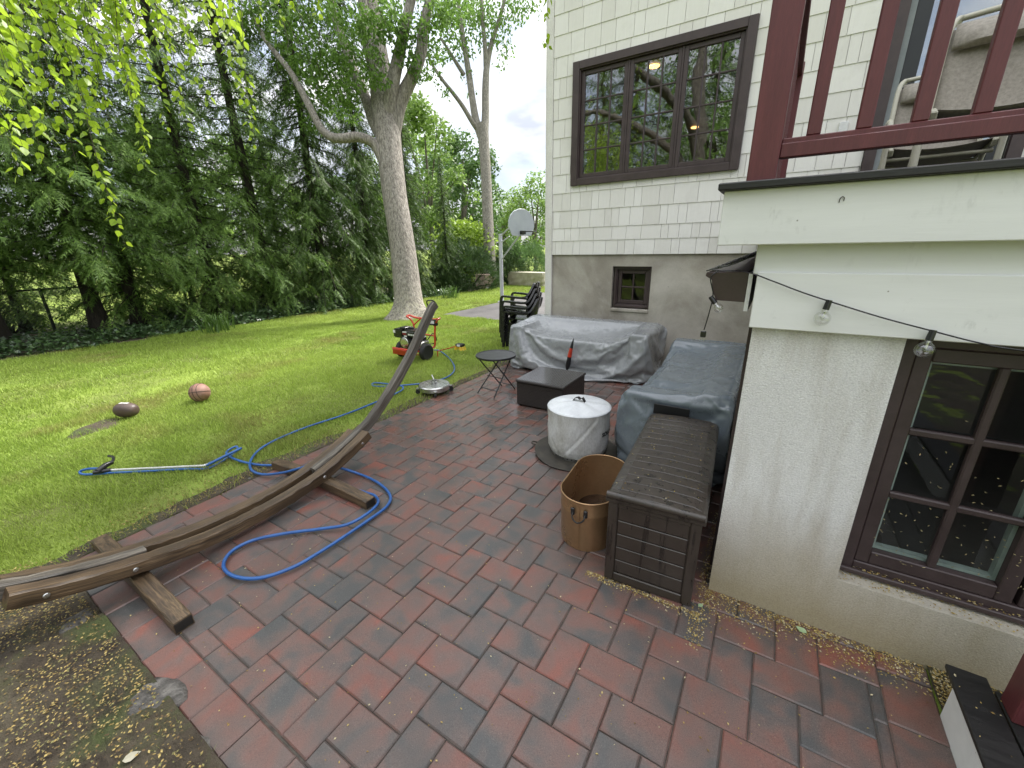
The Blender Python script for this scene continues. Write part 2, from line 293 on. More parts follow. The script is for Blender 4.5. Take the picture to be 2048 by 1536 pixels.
MT['tarppink'] = simple('pink_tarp', [(.38, .27, .22), (.48, .36, .31)], 4, rough=(.6, .7)); MT['door'] = simple('dark_door', [(.012, .014, .016), (.02, .022, .024)], 4, rough=(.35, .45)); MT['greystrip'] = simple('grey_weatherstrip', [(.17, .19, .20), (.22, .24, .25)], 9)
MT['room'] = simple('room_wall', [(.12, .11, .10), (.16, .15, .135)], 2); MT['lamp'] = m_emit('ceiling_lamp_glow', (1.0, .52, .16), 1.5)
MT['chain'] = simple('dark_green_wire', [(.010, .018, .014), (.02, .03, .024)], 9, rough=(.4, .5)); MT['stone'] = simple('grey_stone', [(.05, .046, .04), (.12, .11, .10), (.22, .205, .185)], 22, rough=(.45, .7), bump=(45, 1.0, .03))
MT['soot'] = simple('wet_ash', [(.01, .007, .005), (.04, .022, .013)], 14, rough=(.2, .5), bump=(40, .6, .008))

# ------------------------------------------------------------------ mesh helpers
class MB:
    def __init__(s): s.v = []; s.f = []; s.a = None
    def box(s, x0, x1, y0, y1, z0, z1):
        b = len(s.v)
        for z in (z0, z1):
            s.v += [(x0, y0, z), (x1, y0, z), (x1, y1, z), (x0, y1, z)]
        s.f += [tuple(b+i for i in q) for q in ((3, 2, 1, 0), (4, 5, 6, 7), (0, 1, 5, 4), (1, 2, 6, 5), (2, 3, 7, 6), (3, 0, 4, 7))]; return s
    def obox(s, c, ax, ay, az, hx, hy, hz):   # oriented box
        b = len(s.v); c, ax, ay, az = (np.array(q, float) for q in (c, ax, ay, az))
        for k in (-1, 1):
            for i, j in ((-1, -1), (1, -1), (1, 1), (-1, 1)): s.v.append(tuple(c+ax*hx*i+ay*hy*j+az*hz*k))
        s.f += [tuple(b+i for i in q) for q in ((3, 2, 1, 0), (4, 5, 6, 7), (0, 1, 5, 4), (1, 2, 6, 5), (2, 3, 7, 6), (3, 0, 4, 7))]; return s
    def tube(s, pts, rad, n=8, cap=True):
        P = [np.array(p, float) for p in pts]; m = len(P); rad = [rad]*m if not hasattr(rad, '__len__') else rad
        b = len(s.v); up = None
        for i in range(m):
            t = P[min(i+1, m-1)]-P[max(i-1, 0)]; t /= (np.linalg.norm(t)+1e-9)
            if up is None: up = np.array([0, 0, 1.]) if abs(t[2]) < .9 else np.array([1., 0, 0])
            x = np.cross(up, t); x /= (np.linalg.norm(x)+1e-9); y = np.cross(t, x); up = y
            for k in range(n):
                a = 2*math.pi*k/n; s.v.append(tuple(P[i]+rad[i]*(math.cos(a)*x+math.sin(a)*y)))
        for i in range(m-1):
            for k in range(n):
                k2 = (k+1) % n; s.f.append((b+i*n+k, b+i*n+k2, b+(i+1)*n+k2, b+(i+1)*n+k))
        if cap: s.f.append(tuple(b+k for k in range(n))[::-1]); s.f.append(tuple(b+(m-1)*n+k for k in range(n)))
        return s
    def lathe(s, prof, n=32, c=(0, 0, 0), sx=1, sy=1):
        b = len(s.v); m = len(prof)
        for r, z in prof:
            for k in range(n):
                a = 2*math.pi*k/n; s.v.append((c[0]+r*sx*math.cos(a), c[1]+r*sy*math.sin(a), c[2]+z))
        for i in range(m-1):
            for k in range(n):
                k2 = (k+1) % n; s.f.append((b+i*n+k, b+i*n+k2, b+(i+1)*n+k2, b+(i+1)*n+k))
        if prof[0][0] > 1e-6: s.f.append(tuple(b+k for k in range(n))[::-1])
        if prof[-1][0] > 1e-6: s.f.append(tuple(b+(m-1)*n+k for k in range(n)))
        return s
    def prism(s, poly, o, ax, ay, az, d):     # 2-D outline in axes ax, ay extruded by d along az
        b = len(s.v); o, ax, ay, az = (np.array(q, float) for q in (o, ax, ay, az)); n = len(poly)
        for k in (0, d):
            for p in poly: s.v.append(tuple(o+ax*p[0]+ay*p[1]+az*k))
        s.f.append(tuple(b+i for i in range(n))[::-1]); s.f.append(tuple(b+n+i for i in range(n)))
        for i in range(n): s.f.append((b+i, b+(i+1) % n, b+n+(i+1) % n, b+n+i))
        return s
    def mesh(s, name, bevel=0, smooth=None, seg=1):
        me = bpy.data.meshes.new(name); me.from_pydata([tuple(map(float, v)) for v in s.v], [], s.f); me.update()
        bm = bmesh.new(); bm.from_mesh(me); bmesh.ops.recalc_face_normals(bm, faces=bm.faces)
        if bevel: bmesh.ops.bevel(bm, geom=[e for e in bm.edges if e.is_manifold and e.calc_face_angle(0) > .5], offset=bevel, segments=seg, affect='EDGES', clamp_overlap=True)
        bm.to_mesh(me); bm.free()
        if smooth is not None:
            me.shade_smooth(); me.set_sharp_from_angle(angle=R(smooth))
        return me
    def build(s, name, m, parent=None, bevel=0, smooth=None, seg=1):
        return link(name, s.mesh(name, bevel, smooth, seg), m, parent)
def link(name, me, m, parent=None, loc=None):
    o = bpy.data.objects.new(name, me); COL.objects.link(o)
    if m is not None and len(me.materials) == 0: me.materials.append(MT[m] if isinstance(m, str) else m)
    if parent is not None: o.parent = parent
    if loc is not None: o.location = loc
    return o
def np_mesh(name, V, F, m, parent=None, col=None, smooth=False):
    V = np.asarray(V, np.float32).reshape(-1, 3); F = np.asarray(F, np.int32); k = F.shape[1]
    me = bpy.data.meshes.new(name); me.vertices.add(len(V)); me.vertices.foreach_set('co', V.ravel())
    me.loops.add(F.size); me.loops.foreach_set('vertex_index', F.ravel()); me.polygons.add(len(F))
    me.polygons.foreach_set('loop_start', np.arange(0, F.size, k, dtype=np.int32))
    if col is not None:
        a = me.color_attributes.new('Col', 'FLOAT_COLOR', 'POINT'); c = np.ones((len(V), 4), np.float32); c[:, :3] = col; a.data.foreach_set('color', c.ravel())
    me.update(calc_edges=True); me.validate()
    if smooth: me.shade_smooth()
    return link(name, me, m, parent)
def vec_attr(me, name, fn):
    a = me.attributes.new(name, 'FLOAT_VECTOR', 'POINT')
    for i, v in enumerate(me.vertices): a.data[i].vector = fn(v.co)
def tag(o, label, cat, group=None, kind=None):
    o['label'] = label
    if cat: o['category'] = cat
    if group: o['group'] = group
    if kind: o['kind'] = kind
    return o
def thing(name, label, cat, loc=(0, 0, 0), rz=0, group=None):
    o = bpy.data.objects.new(name, None); o.empty_display_size = .1; COL.objects.link(o); o.location = [float(c) for c in loc]; o.rotation_euler = (0, 0, rz)
    return tag(o, label, cat, group)
def struct(o, label=None):
    o['kind'] = 'structure'
    if label: o['label'] = label
    return o
def copy_tree(o, parent=None):
    c = o.copy(); COL.objects.link(c); c.parent = parent
    for ch in list(o.children): copy_tree(ch, c)
    return c
def lift(o, dx, dy, dz):                 # shift a mesh's vertices so that the root can sit at the thing's base
    o.data.transform(Matrix.Translation((dx, dy, dz)))
def catmull(P, n=8):
    P = [np.array(p, float) for p in P]; out = []
    Q = [2*P[0]-P[1]]+P+[2*P[-1]-P[-2]]
    for i in range(1, len(Q)-2):
        for k in range(n):
            t = k/n; a, b, c, d = Q[i-1:i+3]
            out.append(.5*((2*b)+(c-a)*t+(2*a-5*b+4*c-d)*t*t+(3*b-a-3*c+d)*t**3))
    out.append(P[-1]); return out
def vnoise(x, y, seed=0):                # smooth value noise 0..1 (numpy)
    r = np.random.RandomState(seed).rand(64, 64); xi = np.floor(x).astype(int); yi = np.floor(y).astype(int); fx = x-xi; fy = y-yi
    fx = fx*fx*(3-2*fx); fy = fy*fy*(3-2*fy); g = lambda a, b: r[a % 64, b % 64]
    return (g(xi, yi)*(1-fx)+g(xi+1, yi)*fx)*(1-fy)+(g(xi, yi+1)*(1-fx)+g(xi+1, yi+1)*fx)*fy
def unit(a): return a/(np.linalg.norm(a, axis=-1, keepdims=True)+1e-9)

# ================================================================== GROUND
PXL, PXR, PYN, PYF = -3.31, .75, .235, 5.97     # patio rectangle
xs = np.unique(np.concatenate([[-400, -200, -100, -60, -40, -28, -22], np.linspace(-18, -3.6, 56), [-3.45, -3.325, -3.312, -3.295], np.linspace(-2.9, .6, 10), [.735, .752, .77, 1.2, 2, 4, 8, 14, 25, 60, 200, 400]]))
ys = np.unique(np.concatenate([[-300, -120, -60, -30, -15, -8, -4], np.linspace(-2.5, .15, 10), [.218, .233, .25], np.linspace(.6, 5.6, 16), [5.96, 5.985], np.linspace(6.5, 22, 40), [26, 34, 50, 80, 140, 260, 500]]))
XX, YY = np.meshgrid(xs, ys, indexing='ij')
ZZ = gz(XX, YY)-.012+.03*(vnoise(XX*.5, YY*.5, 3)-.5)*((XX < -4) & (XX > -30))
ZZ = np.where((XX > PXL-.001) & (XX < PXR+.001) & (YY > PYN-.001) & (YY < PYF), gz(XX, YY)-.085, ZZ)
nx, ny = XX.shape; idx = np.arange(nx*ny).reshape(nx, ny)
F = np.stack([idx[:-1, :-1], idx[1:, :-1], idx[1:, 1:], idx[:-1, 1:]], -1).reshape(-1, 4)
struct(np_mesh('lawn', np.stack([XX, YY, ZZ], -1), F, 'ground'), 'mown green lawn reaching from the patio to the hedge and beyond')

def sheet(name, m, poly_in, x0, x1, y0, y1, n, up=.006, edge=.25, nseed=1, amp=.01):
    x = np.linspace(x0, x1, n); y = np.linspace(y0, y1, n); X, Y = np.meshgrid(x, y, indexing='ij')
    Dm = poly_in(X, Y)                       # >0 inside
    Z = gz(X, Y)-.012+up+amp*(vnoise(X*9, Y*9, nseed)-.5)+.5*amp*vnoise(X*31, Y*31, nseed+1)+np.clip(Dm/edge, -1, 0)*.07
    i = np.arange(n*n).reshape(n, n); F = np.stack([i[:-1, :-1], i[1:, :-1], i[1:, 1:], i[:-1, 1:]], -1).reshape(-1, 4)
    keep = (Dm > -edge*1.3)[:-1, :-1].ravel(); return np_mesh(name, np.stack([X, Y, Z], -1), F[keep], m, smooth=True)
def soil_f(X, Y): return np.minimum(np.minimum(.5, Y+6.0), (X+3.35)*.9-.25*(Y-.2))+.25*(vnoise(X*2.3, Y*2.3, 5)-.5)+.10*(vnoise(X*9, Y*9, 8)-.5)
soil_in = lambda X, Y: np.where(Y > .24, -1, soil_f(X, Y))
struct(sheet('soil', 'soil', lambda X, Y: np.minimum(soil_in(X, Y), (-.70-X)*3), -4.3, -.70, -1.3, .2345, 260, .014, .12, 4, .040), 'bare mossy soil strewn with seeds beside the near patio edge')
struct(sheet('added_soil', 'soil', soil_in, -4.5, 4.5, -7.0, .232, 120, .0, .12, 14, .02), 'bare soil added behind the viewer to darken the lower window reflection')  # soil sheet added behind the viewer so the lower window mirrors darker ground
struct(sheet('soil_strip', 'soil', lambda X, Y: np.minimum(X-.75, 1.95-Y)*3+.1, .7512, 2.2, .2, 2.0, 60, .016, .2, 6, .012), 'dark soil strip between patio and steps')
struct(sheet('edge_soil', 'soil', lambda X, Y: np.minimum(np.minimum(X+3.46+.16*(vnoise(Y*2.1, Y*0, 71)-.4)+.08*(vnoise(X*9, Y*9, 72)-.5), -3.312-X), Y-.1)*2, -3.75, -3.312, .05, 6.2, 130, .006, .10, 73, .014), 'thin strip of bare soil along the left patio edge')
struct(sheet('bare_patch', 'soil', lambda X, Y: .22-np.hypot((X+6.1)*.9-(Y-1.0)*.5, (Y-1.0)*1.1+(X+6.1)*.55)+.25*(vnoise(X*4, Y*4, 2)-.5), -7.2, -5, .0, 2, 60, .014, .1, 9, .02), 'worn brown bare patch in the lawn by the football')
def drive_f(X, Y): return np.minimum(np.minimum(X+7.85-.02*(Y-9), Y-8.62+.05*(X+5)), 40-Y)+.12*(vnoise(X*1.7, Y*1.7, 12)-.5)
struct(sheet('driveway', 'asphalt', drive_f, -8.6, 1.5, 8.2, 40, 160, .02, .12, 14, .006), 'grey asphalt driveway behind the house')

# ================================================================== PATIO
PW, PL_, JT = .1524, .2286, .0032
pat = MB(); pat.v = [(x, y, gz(x, y)-(.007 if k else .075)) for k in (0, 1) for x, y in ((PXL+.004, PYN+.004), (PXR-.004, PYN+.004), (PXR-.004, PYF-.08), (PXL+.004, PYF-.08))]
pat.f = [(3, 2, 1, 0), (4, 5, 6, 7), (0, 1, 5, 4), (1, 2, 6, 5), (2, 3, 7, 6), (3, 0, 4, 7)]
patio = struct(pat.build('patio', 'sand'), 'wet red and charcoal herringbone paver patio')
FX0, FX1, FY0, FY1 = -3.162, .585, .385, PYF-.08
recs = []
bx, by = -1.9711, 1.7629
def addrec(x0, x1, y0, y1, clip=True):
    if clip: x0, x1, y0, y1 = max(x0, FX0), min(x1, FX1), max(y0, FY0), min(y1, FY1)
    if x1-x0 > .022 and y1-y0 > .022: recs.append((x0, x1, y0, y1))
for m_ in range(-24, 25):
    for k_ in range(-45, 46):
        x = bx+k_*PW+m_*PL_; y = by-k_*PW+m_*PL_
        if -3.9 < x < 1.2 and -.5 < y < 6.6:
            addrec(x, x+PL_, y, y+PW); addrec(x, x+PW, y-PL_, y)
y = PYN+PW
while y < FY1: addrec(PXL, FX0, y, min(y+PL_, FY1), False); y += PL_
x = PXL
while x < FX1-.05: addrec(x, min(x+.2372, FX1), PYN, FY0, False); x += .2372
y = 1.78-PL_*8
while y < 1.86: addrec(FX1, PXR, max(y, PYN), min(y+PL_, 1.87), False); y += PL_
recs = [r for r in recs if not (r[0] > -.02 and r[2] > 1.9)]
pm = {}
def paver_mesh(w_, l_):
    key = (round(w_, 3), round(l_, 3))
    if key not in pm:
        a, b, c = w_/2-JT/2, l_/2-JT/2, .0050; V = []
        for (p, q, z) in ((a, b, -.06), (a, b, -c), (a-c, b-c, 0)):
            V += [(-p, -q, z), (p, -q, z), (p, q, z), (-p, q, z)]
        Fc = [(8, 9, 10, 11)]+[(o+i, o+(i+1) % 4, o+4+(i+1) % 4, o+4+i) for o in (0, 4) for i in range(4)]
        me = bpy.data.meshes.new('paver'); me.from_pydata(V, [], Fc); me.materials.append(MT['paver']); pm[key] = me
    return pm[key]
def psize(r):
    c = ((r[0]+r[1])/2, (r[2]+r[3])/2); u, v, z = PJ((c[0], c[1], gz(*c)))
    hid = c[1] > 4.95 or (-.85 < c[0] < -.1 and c[1] > 2.85) or (-.5 < c[0] < -.12 and 1.75 < c[1] < 2.8)
    return -1 if (z < .3 or not (-120 < u < 2170 and 0 < v < 1680) or hid) else (r[1]-r[0])*(r[3]-r[2])*CAMH/z**3
recs.sort(key=psize, reverse=True)
tilt = (math.atan(GY), -math.atan(GX))
rest = MB()
for i, r in enumerate(recs):
    cx, cy = (r[0]+r[1])/2, (r[2]+r[3])/2; me = paver_mesh(r[1]-r[0], r[3]-r[2]); dz = rng.uniform(-.0026, .0016)
    if i < 300:
        o = link('paver', me, None, patio, (cx, cy, gz(cx, cy)+dz)); o.rotation_euler = (tilt[0]+rng.normal(0, .006), tilt[1]+rng.normal(0, .006), rng.normal(0, .0025))
    else:
        b = len(rest.v); rest.v += [(v.co.x+cx, v.co.y+cy, v.co.z+gz(v.co.x+cx, v.co.y+cy)+dz) for v in me.vertices]; rest.f += [tuple(b+q for q in p.vertices) for p in me.polygons]
o = rest.build('far_pavers', 'paver', patio); o['kind'] = 'stuff'

# ================================================================== HOUSE
HY = 5.95
HO = (-3.07, HY, 0)
house = thing('house', 'cream shingled house wall above a grey concrete foundation', 'house', HO)
def hb(mb, name, m, parent=None, bevel=0, smooth=None):
    o = mb.build(name, m, parent or house, bevel, smooth); lift(o, -HO[0], -HO[1], -HO[2]); return o
def hole_wall(mb, x0, x1, z0, z1, holes, y0, y1):   # wall slab along x with rectangular openings
    cut = sorted({x0, x1, *[h[0] for h in holes], *[h[1] for h in holes]})
    for a, b in zip(cut, cut[1:]):
        hs = sorted([(h[2], h[3]) for h in holes if h[0] <= a+1e-6 and h[1] >= b-1e-6]); z = z0
        for c, d in hs:
            if c > z: mb.box(a, b, y0, y1, z, c)
            z = d
        if z < z1: mb.box(a, b, y0, y1, z, z1)
    return mb
BW = (-2.018, -1.465, .75, 1.358); WW = (-2.60, -.655, 2.535, 3.845); DW = (.67, 1.60, 1.86, 3.92)
hb(hole_wall(MB(), -3.0, .3, -.4, 1.545, [BW], HY+.02, HY+.30), 'foundation', 'concrete')
hb(MB().box(-3.0, -2.75, HY+.301, 14, -.4, 1.54).box(-3.0, 3.6, 14.001, 14.25, -.4, 1.54), 'foundation', 'concrete')
hb(hole_wall(MB(), -3.05, 3.6, 1.546, 7.0, [WW, DW], HY+.012, HY+.16), 'wall', 'trimwhite')
hb(MB().box(-3.05, -2.93, HY+.161, 14, 1.546, 7.0).box(-2.93, 3.6, 13.85, 14.05, 1.546, 7.0), 'wall', 'trimwhite')
hb(MB().prism([(-.5, 0), (8.9, 0), (4.2, 2.6)], (-3.6, HY-.1, 7.0), (0, 1, 0), (0, 0, 1), (1, 0, 0), 7.4), 'roof', 'asphalt')
rm = MB().box(-2.85, 3.4, HY+.2, 13.6, 1.75, 4.4); rm.f = [f[::-1] for f in rm.f]
rm.f.pop(2)
room = hb(rm, 'room', 'room')
me = room.data; me.flip_normals()
for x, y_ in ((-2.2, 7.98), (-2.29, 12.4)):
    hb(MB().lathe([(.0, 0), (.075, 0), (.09, .01), (.09, .02)], 24, (x, y_, 4.37)), 'ceiling_light', 'lamp')
bb = MB().box(-2.6, -1.0, HY+.305, HY+2.2, .0, 1.5); bb.f.pop(2); hb(bb, 'basement_room', 'room')
# shingles
zr = [PY(1108, q, HY)[2] for q in (509.6, 482.5, 457.5, 423.5, 388.6, 351.7, 316.2, 279.3, 242.5, 200.6, 160, 118, 75, 33)]
while zr[-1] < 5.6: zr.append(zr[-1]+.24)
sv = [(-.5, 0, 0), (.5, 0, 0), (.5, .008, 1), (-.5, .008, 1), (-.5, .018, 0), (.5, .018, 0), (.5, .0185, 1), (-.5, .0185, 1)]
sm = bpy.data.meshes.new('shingle'); sm.from_pydata(sv, [], [(0, 1, 2, 3), (7, 6, 5, 4), (0, 4, 5, 1), (1, 5, 6, 2), (2, 6, 7, 3), (3, 7, 4, 0)]); sm.materials.append(MT['shingle'])
shs = []
def bays(z0, z1):
    iv = [(-2.984, DW[0]-.10)]
    for (a, b, c, d) in ((WW[0]-.094, WW[1]+.092, WW[2]-.08, WW[3]+.088),):
        if z1 > c+.002 and z0 < d-.002:
            iv = [(p, min(q, a)) for p, q in iv if p < a]+[(max(p, b), q) for p, q in iv if q > b]
    if z0 > 3.95: iv[-1] = (iv[-1][0], 2.4)
    return iv
for i in range(len(zr)-1):
    z0, z1 = zr[i], zr[i+1]
    for zz0, zz1 in ((z0, z1),):
        segs = []
        for a, b in bays(z0, z1): segs.append((a, b, z0, z1))
        for c, up_ in ((WW[2]-.08, 0), (WW[3]+.088, 1)):      # cut courses below and above the window
            if z0 < c < z1: segs.append((WW[0]-.094, WW[1]+.092, *((z0, c) if not up_ else (c, z1))))
        for a, b, p, q in segs:
            x = a-rng.uniform(0, .08)
            while x < b:
                wd = rng.choice([.10, .14, .18, .215, .26])*rng.uniform(.9, 1.1); l_, r_ = max(x, a), min(x+wd, b)
                if r_-l_ > .02: shs.append((l_, r_, p, q))
                x += wd
def shsize(s_):
    u, v, z = PJ(((s_[0]+s_[1])/2, HY, (s_[2]+s_[3])/2)); return -1 if not (1080 < u < 1860 and -60 < v < 520) else (s_[1]-s_[0])*(s_[3]-s_[2])/z**2*(1 if u < 1500 or u > 1560 else .3)
shs.sort(key=shsize, reverse=True)
nvis = 0; rest = MB()
for s_ in shs:
    l_, r_, p, q = s_; lap = .012
    if nvis < 300 and shsize(s_) > 0:
        o = link('shingle', sm, None, house, ((l_+r_)/2-HO[0], -.0125, p)); o.scale = (r_-l_-.004, 1, q-p+lap); nvis += 1
    else:
        b = len(rest.v); rest.v += [((l_+r_)/2+v[0]*(r_-l_-.004), HY-.0125+v[1], p+v[2]*(q-p+lap)) for v in sv]
        rest.f += [tuple(b+k for k in f) for f in ((0, 1, 2, 3), (7, 6, 5, 4), (0, 4, 5, 1), (1, 5, 6, 2), (2, 6, 7, 3), (3, 7, 4, 0))]
if rest.v: hb(rest, 'far_shingles', 'shingle')['kind'] = 'stuff'
for i in range(len(zr)-1):                                   # butt ends of the side wall's courses, seen past the corner board
    hb(MB().box(-3.098, -3.052, HY+.02, 13.9, zr[i], zr[i]+.03).box(-3.088, -3.051, HY+.02, 13.9, zr[i]+.0305, zr[i+1]-.001), 'shingle_course', 'shingle')
hb(MB().box(-3.078, -2.986, HY-.022, HY+.011, .0, 7.0), 'corner_board', 'trimwhite', bevel=.003)
hb(MB().box(-3.099, -3.079, HY-.02, HY+.018, .0, 7.0), 'corner_board', 'trimwhite', bevel=.003)
# main window
def frame_ring(mb, x0, x1, z0, z1, w_, y0, y1, wt=None, wb=None):
    wt = wt or w_; wb = wb or w_
    mb.box(x0, x0+w_, y0, y1, z0, z1).box(x1-w_, x1, y0, y1, z0, z1).box(x0+w_, x1-w_, y0+.001, y1, z1-wt, z1).box(x0+w_, x1-w_, y0+.001, y1, z0, z0+wb); return mb
def make_window(parent, bld, x0, x1, z0, z1, yf, casing, sashes, cols, rows, fm, glass, depth=.0, sw=.05, mw=.018, cb=None, ct=None):
    win = bld(frame_ring(MB(), x0-casing, x1+casing, z0-(cb or casing), z1+(ct or casing), casing+.006, yf-.03, yf+.012, (ct or casing)+.006, (cb or casing)+.006), 'window', fm, parent, .004)
    yb = yf+depth; gap = .012; sws = (x1-x0-gap*2)/sashes
    bld(frame_ring(MB(), x0, x1, z0, z1, .02, yf-.008, yb+.07), 'jamb', fm, win, .002)
    for i in range(sashes):
        a = x0+.02+i*(x1-x0-.04)/sashes+(.012 if i else .002); b = x0+.02+(i+1)*(x1-x0-.04)/sashes-(.012 if i < sashes-1 else .002)
        if i: bld(MB().box(a-.0235, a-.0005, yb-.004, yb+.06, z0+.02, z1-.02), 'mullion', fm, win, .003)
        p, q = z0+.024, z1-.024
        bld(frame_ring(MB(), a, b, p, q, sw, yb+.004, yb+.045), 'sash', fm, win, .004)
        ga, gb, gp, gq = a+sw, b-sw, p+sw, q-sw; mm = MB()
        for c in range(1, cols): xx = ga+(gb-ga)*c/cols; mm.box(xx-mw/2, xx+mw/2, yb+.010, yb+.034, gp-.002, gq+.002)
        for r in range(1, rows): zz = gp+(gq-gp)*r/rows; mm.box(ga-.002, gb+.002, yb+.012, yb+.0335, zz-mw/2, zz+mw/2)
        bld(mm, 'muntin', fm, win, .003)
        for c in range(cols):
            for r in range(rows):
                xa, xb = ga+(gb-ga)*c/cols, ga+(gb-ga)*(c+1)/cols; za, zb = gp+(gq-gp)*r/rows, gp+(gq-gp)*(r+1)/rows
                t = MB(); t.v = [(xa, yb+.026+rng.normal(0, .0004), za), (xb, yb+.026+rng.normal(0, .0004), za), (xb, yb+.026+rng.normal(0, .0004), zb), (xa, yb+.026+rng.normal(0, .0004), zb)]; t.f = [(0, 1, 2, 3)]
                bld(t, 'pane', glass, win)
    return win
make_window(house, hb, WW[0], WW[1], WW[2], WW[3], HY-.02, .088, 3, 3, 4, 'brown', 'glass', .02, .048, .017, .078, .085)
w2 = make_window(house, hb, BW[0]+.045, BW[1]-.03, BW[2]+.055, BW[3]-.03, HY+.09, .028, 1, 2, 2, 'brown', 'darkglass', .01, .05, .022)
hb(MB().box(BW[0]+.002, BW[1]-.002, HY+.0, HY+.18, BW[2]-.028, BW[2]+.012), 'window_sill', 'concrete', bevel=.004)
# back door on the deck
dr = hb(frame_ring(MB(), DW[0]-.095, DW[1]+.095, DW[2], DW[3]+.1, .095, HY-.045, HY+.012, .1, .002), 'door', 'brown', bevel=.004)
hb(MB().box(DW[0]+.0, DW[0]+.05, HY-.02, HY+.04, DW[2], DW[3]), 'weather_strip', 'greystrip', dr)
hb(frame_ring(MB(), DW[0]+.052, DW[1]-.01, DW[2]+.01, DW[3]-.01, .115, HY+.005, HY+.045, .12, .42), 'door_leaf', 'door', dr, .004)
hb(MB().box(DW[0]+.16, DW[1]-.12, HY+.02, HY+.028, DW[2]+.425, DW[3]-.125), 'pane', 'glass', dr)
hb(MB().box(.315, .39, HY-.035, HY-.012, 2.69, 2.805), 'outlet_cover', 'label', bevel=.003)
hb(MB().box(-.66, -.60, HY-.06, HY-.012, 1.70, 1.78), 'vent_cover', 'label', bevel=.004)

# ================================================================== PORCH: stucco base with the raised deck on it
PO = (-.05, 1.88, 0.0)
porch = thing('raised_deck', 'raised deck with burgundy railing on a white stucco base at right', 'deck', PO)
def pb(mb, name, m, parent=None, bevel=0, smooth=None):
    o = mb.build(name, m, parent or porch, bevel, smooth); lift(o, -PO[0], -PO[1], -PO[2]); return o
PWN = (.413, 2.3, .297, 1.34)
st = hole_wall(MB(), -.048, 3.0, -.12, 1.342, [PWN], 1.88, 2.06); pb(st, 'stucco_wall', 'stucco')
pb(MB().box(-.047, .12, 2.061, 5.93, -.12, 1.342), 'stucco_wall', 'stucco')
pb(MB().box(-.040, 3.0, 1.892, 5.92, 1.343, 1.80), 'deck_frame', 'black_wood')
pb(MB().box(-.066, -.0485, 2.06, 2.16, .0, 1.33), 'corner_trim', 'brown', bevel=.002)
pb(MB().box(-.206, 3.0, 1.795, 1.825, 1.646, 1.832), 'fascia_board', 'white', bevel=.003)
pb(MB().box(-.206, -.18, 1.826, 5.9, 1.650, 1.832), 'fascia_board', 'white', bevel=.003)
pb(MB().box(-.179, 3.0, 1.8255, 1.891, 1.655, 1.80), 'deck_frame', 'black_wood')
pb(MB().box(-.076, 3.0, 1.862, 1.887, 1.537, 1.652), 'siding_board', 'white', bevel=.003)
pb(MB().box(-.061, 3.0, 1.845, 1.872, 1.338, 1.548), 'siding_board', 'white', bevel=.003)
pb(MB().box(-.225, 3.0, 1.765, 5.92, 1.833, 1.858), 'deck_floor', 'black_wood', bevel=.004)
pb(MB().box(-.147, -.055, 1.868, 1.96, 1.859, 2.98), 'post', 'burg', bevel=.004)
pb(MB().box(-.0545, 3.0, 1.885, 1.925, 1.936, 1.982), 'bottom_rail', 'burg', bevel=.003)
pb(MB().box(-.0545, 3.0, 1.926, 1.962, 1.952, 2.004), 'bottom_rail', 'burg', bevel=.003)
pb(MB().box(-.0545, 3.0, 1.87, 1.965, 2.76, 2.80), 'top_rail', 'burg', bevel=.004)
x = .014
while x < 2.9: pb(MB().box(x, x+.041, 1.9265, 1.961, 2.0045, 2.759), 'baluster', 'burg', bevel=.003); x += .1365
pb(MB().box(-.125, -.085, 1.961, 4.0, 1.95, 2.0), 'bottom_rail', 'burg', bevel=.003)
pb(MB().box(-.15, -.06, 1.961, 4.02, 2.765, 2.80), 'top_rail', 'burg', bevel=.004)
y = 2.1
while y < 3.9: pb(MB().box(-.122, -.088, y, y+.04, 2.001, 2.764), 'baluster', 'burg'); y += .1365
pb(MB().box(-.147, -.055, 4.021, 4.11, 1.859, 2.85), 'post', 'burg', bevel=.004)
# window in the stucco base
pwin = pb(frame_ring(MB(), PWN[0]+.002, PWN[1]-.002, PWN[2]+.016, PWN[3]-.002, .05, 1.955, 2.02, .045, .05), 'window', 'brown', bevel=.004)
pb(MB().box(PWN[0]+.003, PWN[1]-.003, 1.935, 1.9545, PWN[2]+.012, PWN[2]+.035), 'window_sill', 'brown', pwin, .004)
for a, b in ((.466, .925), (.94, 1.40)):
    pb(frame_ring(MB(), a, b, .364, 1.292, .046, 1.962, 2.01, .05, .058), 'sash', 'brown', pwin, .004)
    ga, gb, gp, gq = a+.046, b-.046, .422, 1.242; mm = MB()
    mm.box((ga+gb)/2-.013, (ga+gb)/2+.013, 1.966, 1.994, gp-.002, gq+.002)
    for r in (1, 2): zz = gp+(gq-gp)*r/3; mm.box(ga-.002, gb+.002, 1.968, 1.9935, zz-.013, zz+.013)
    pb(mm, 'muntin', 'brown', pwin, .005)
    pb(frame_ring(MB(), ga+.001, gb-.001, gp+.001, gq-.001, .012, 1.9975, 2.03), 'inner_stop', 'putty', pwin)
    for c in range(2):
        for r in range(3):
            xa, xb = ga+(gb-ga)*c/2, ga+(gb-ga)*(c+1)/2; za, zb = gp+(gq-gp)*r/3, gp+(gq-gp)*(r+1)/3
            t = MB(); t.v = [(xa, 1.9962+rng.normal(0, .0003), za), (xb, 1.9962+rng.normal(0, .0003), za), (xb, 1.9962+rng.normal(0, .0003), zb), (xa, 1.9962+rng.normal(0, .0003), zb)]; t.f = [(0, 1, 2, 3)]; pb(t, 'pane', 'darkglass', pwin)
rb = MB().box(.15, 2.9, 2.07, 4.6, .10, 1.335); rb.f.pop(2); pb(rb, 'sunken_room', 'room')
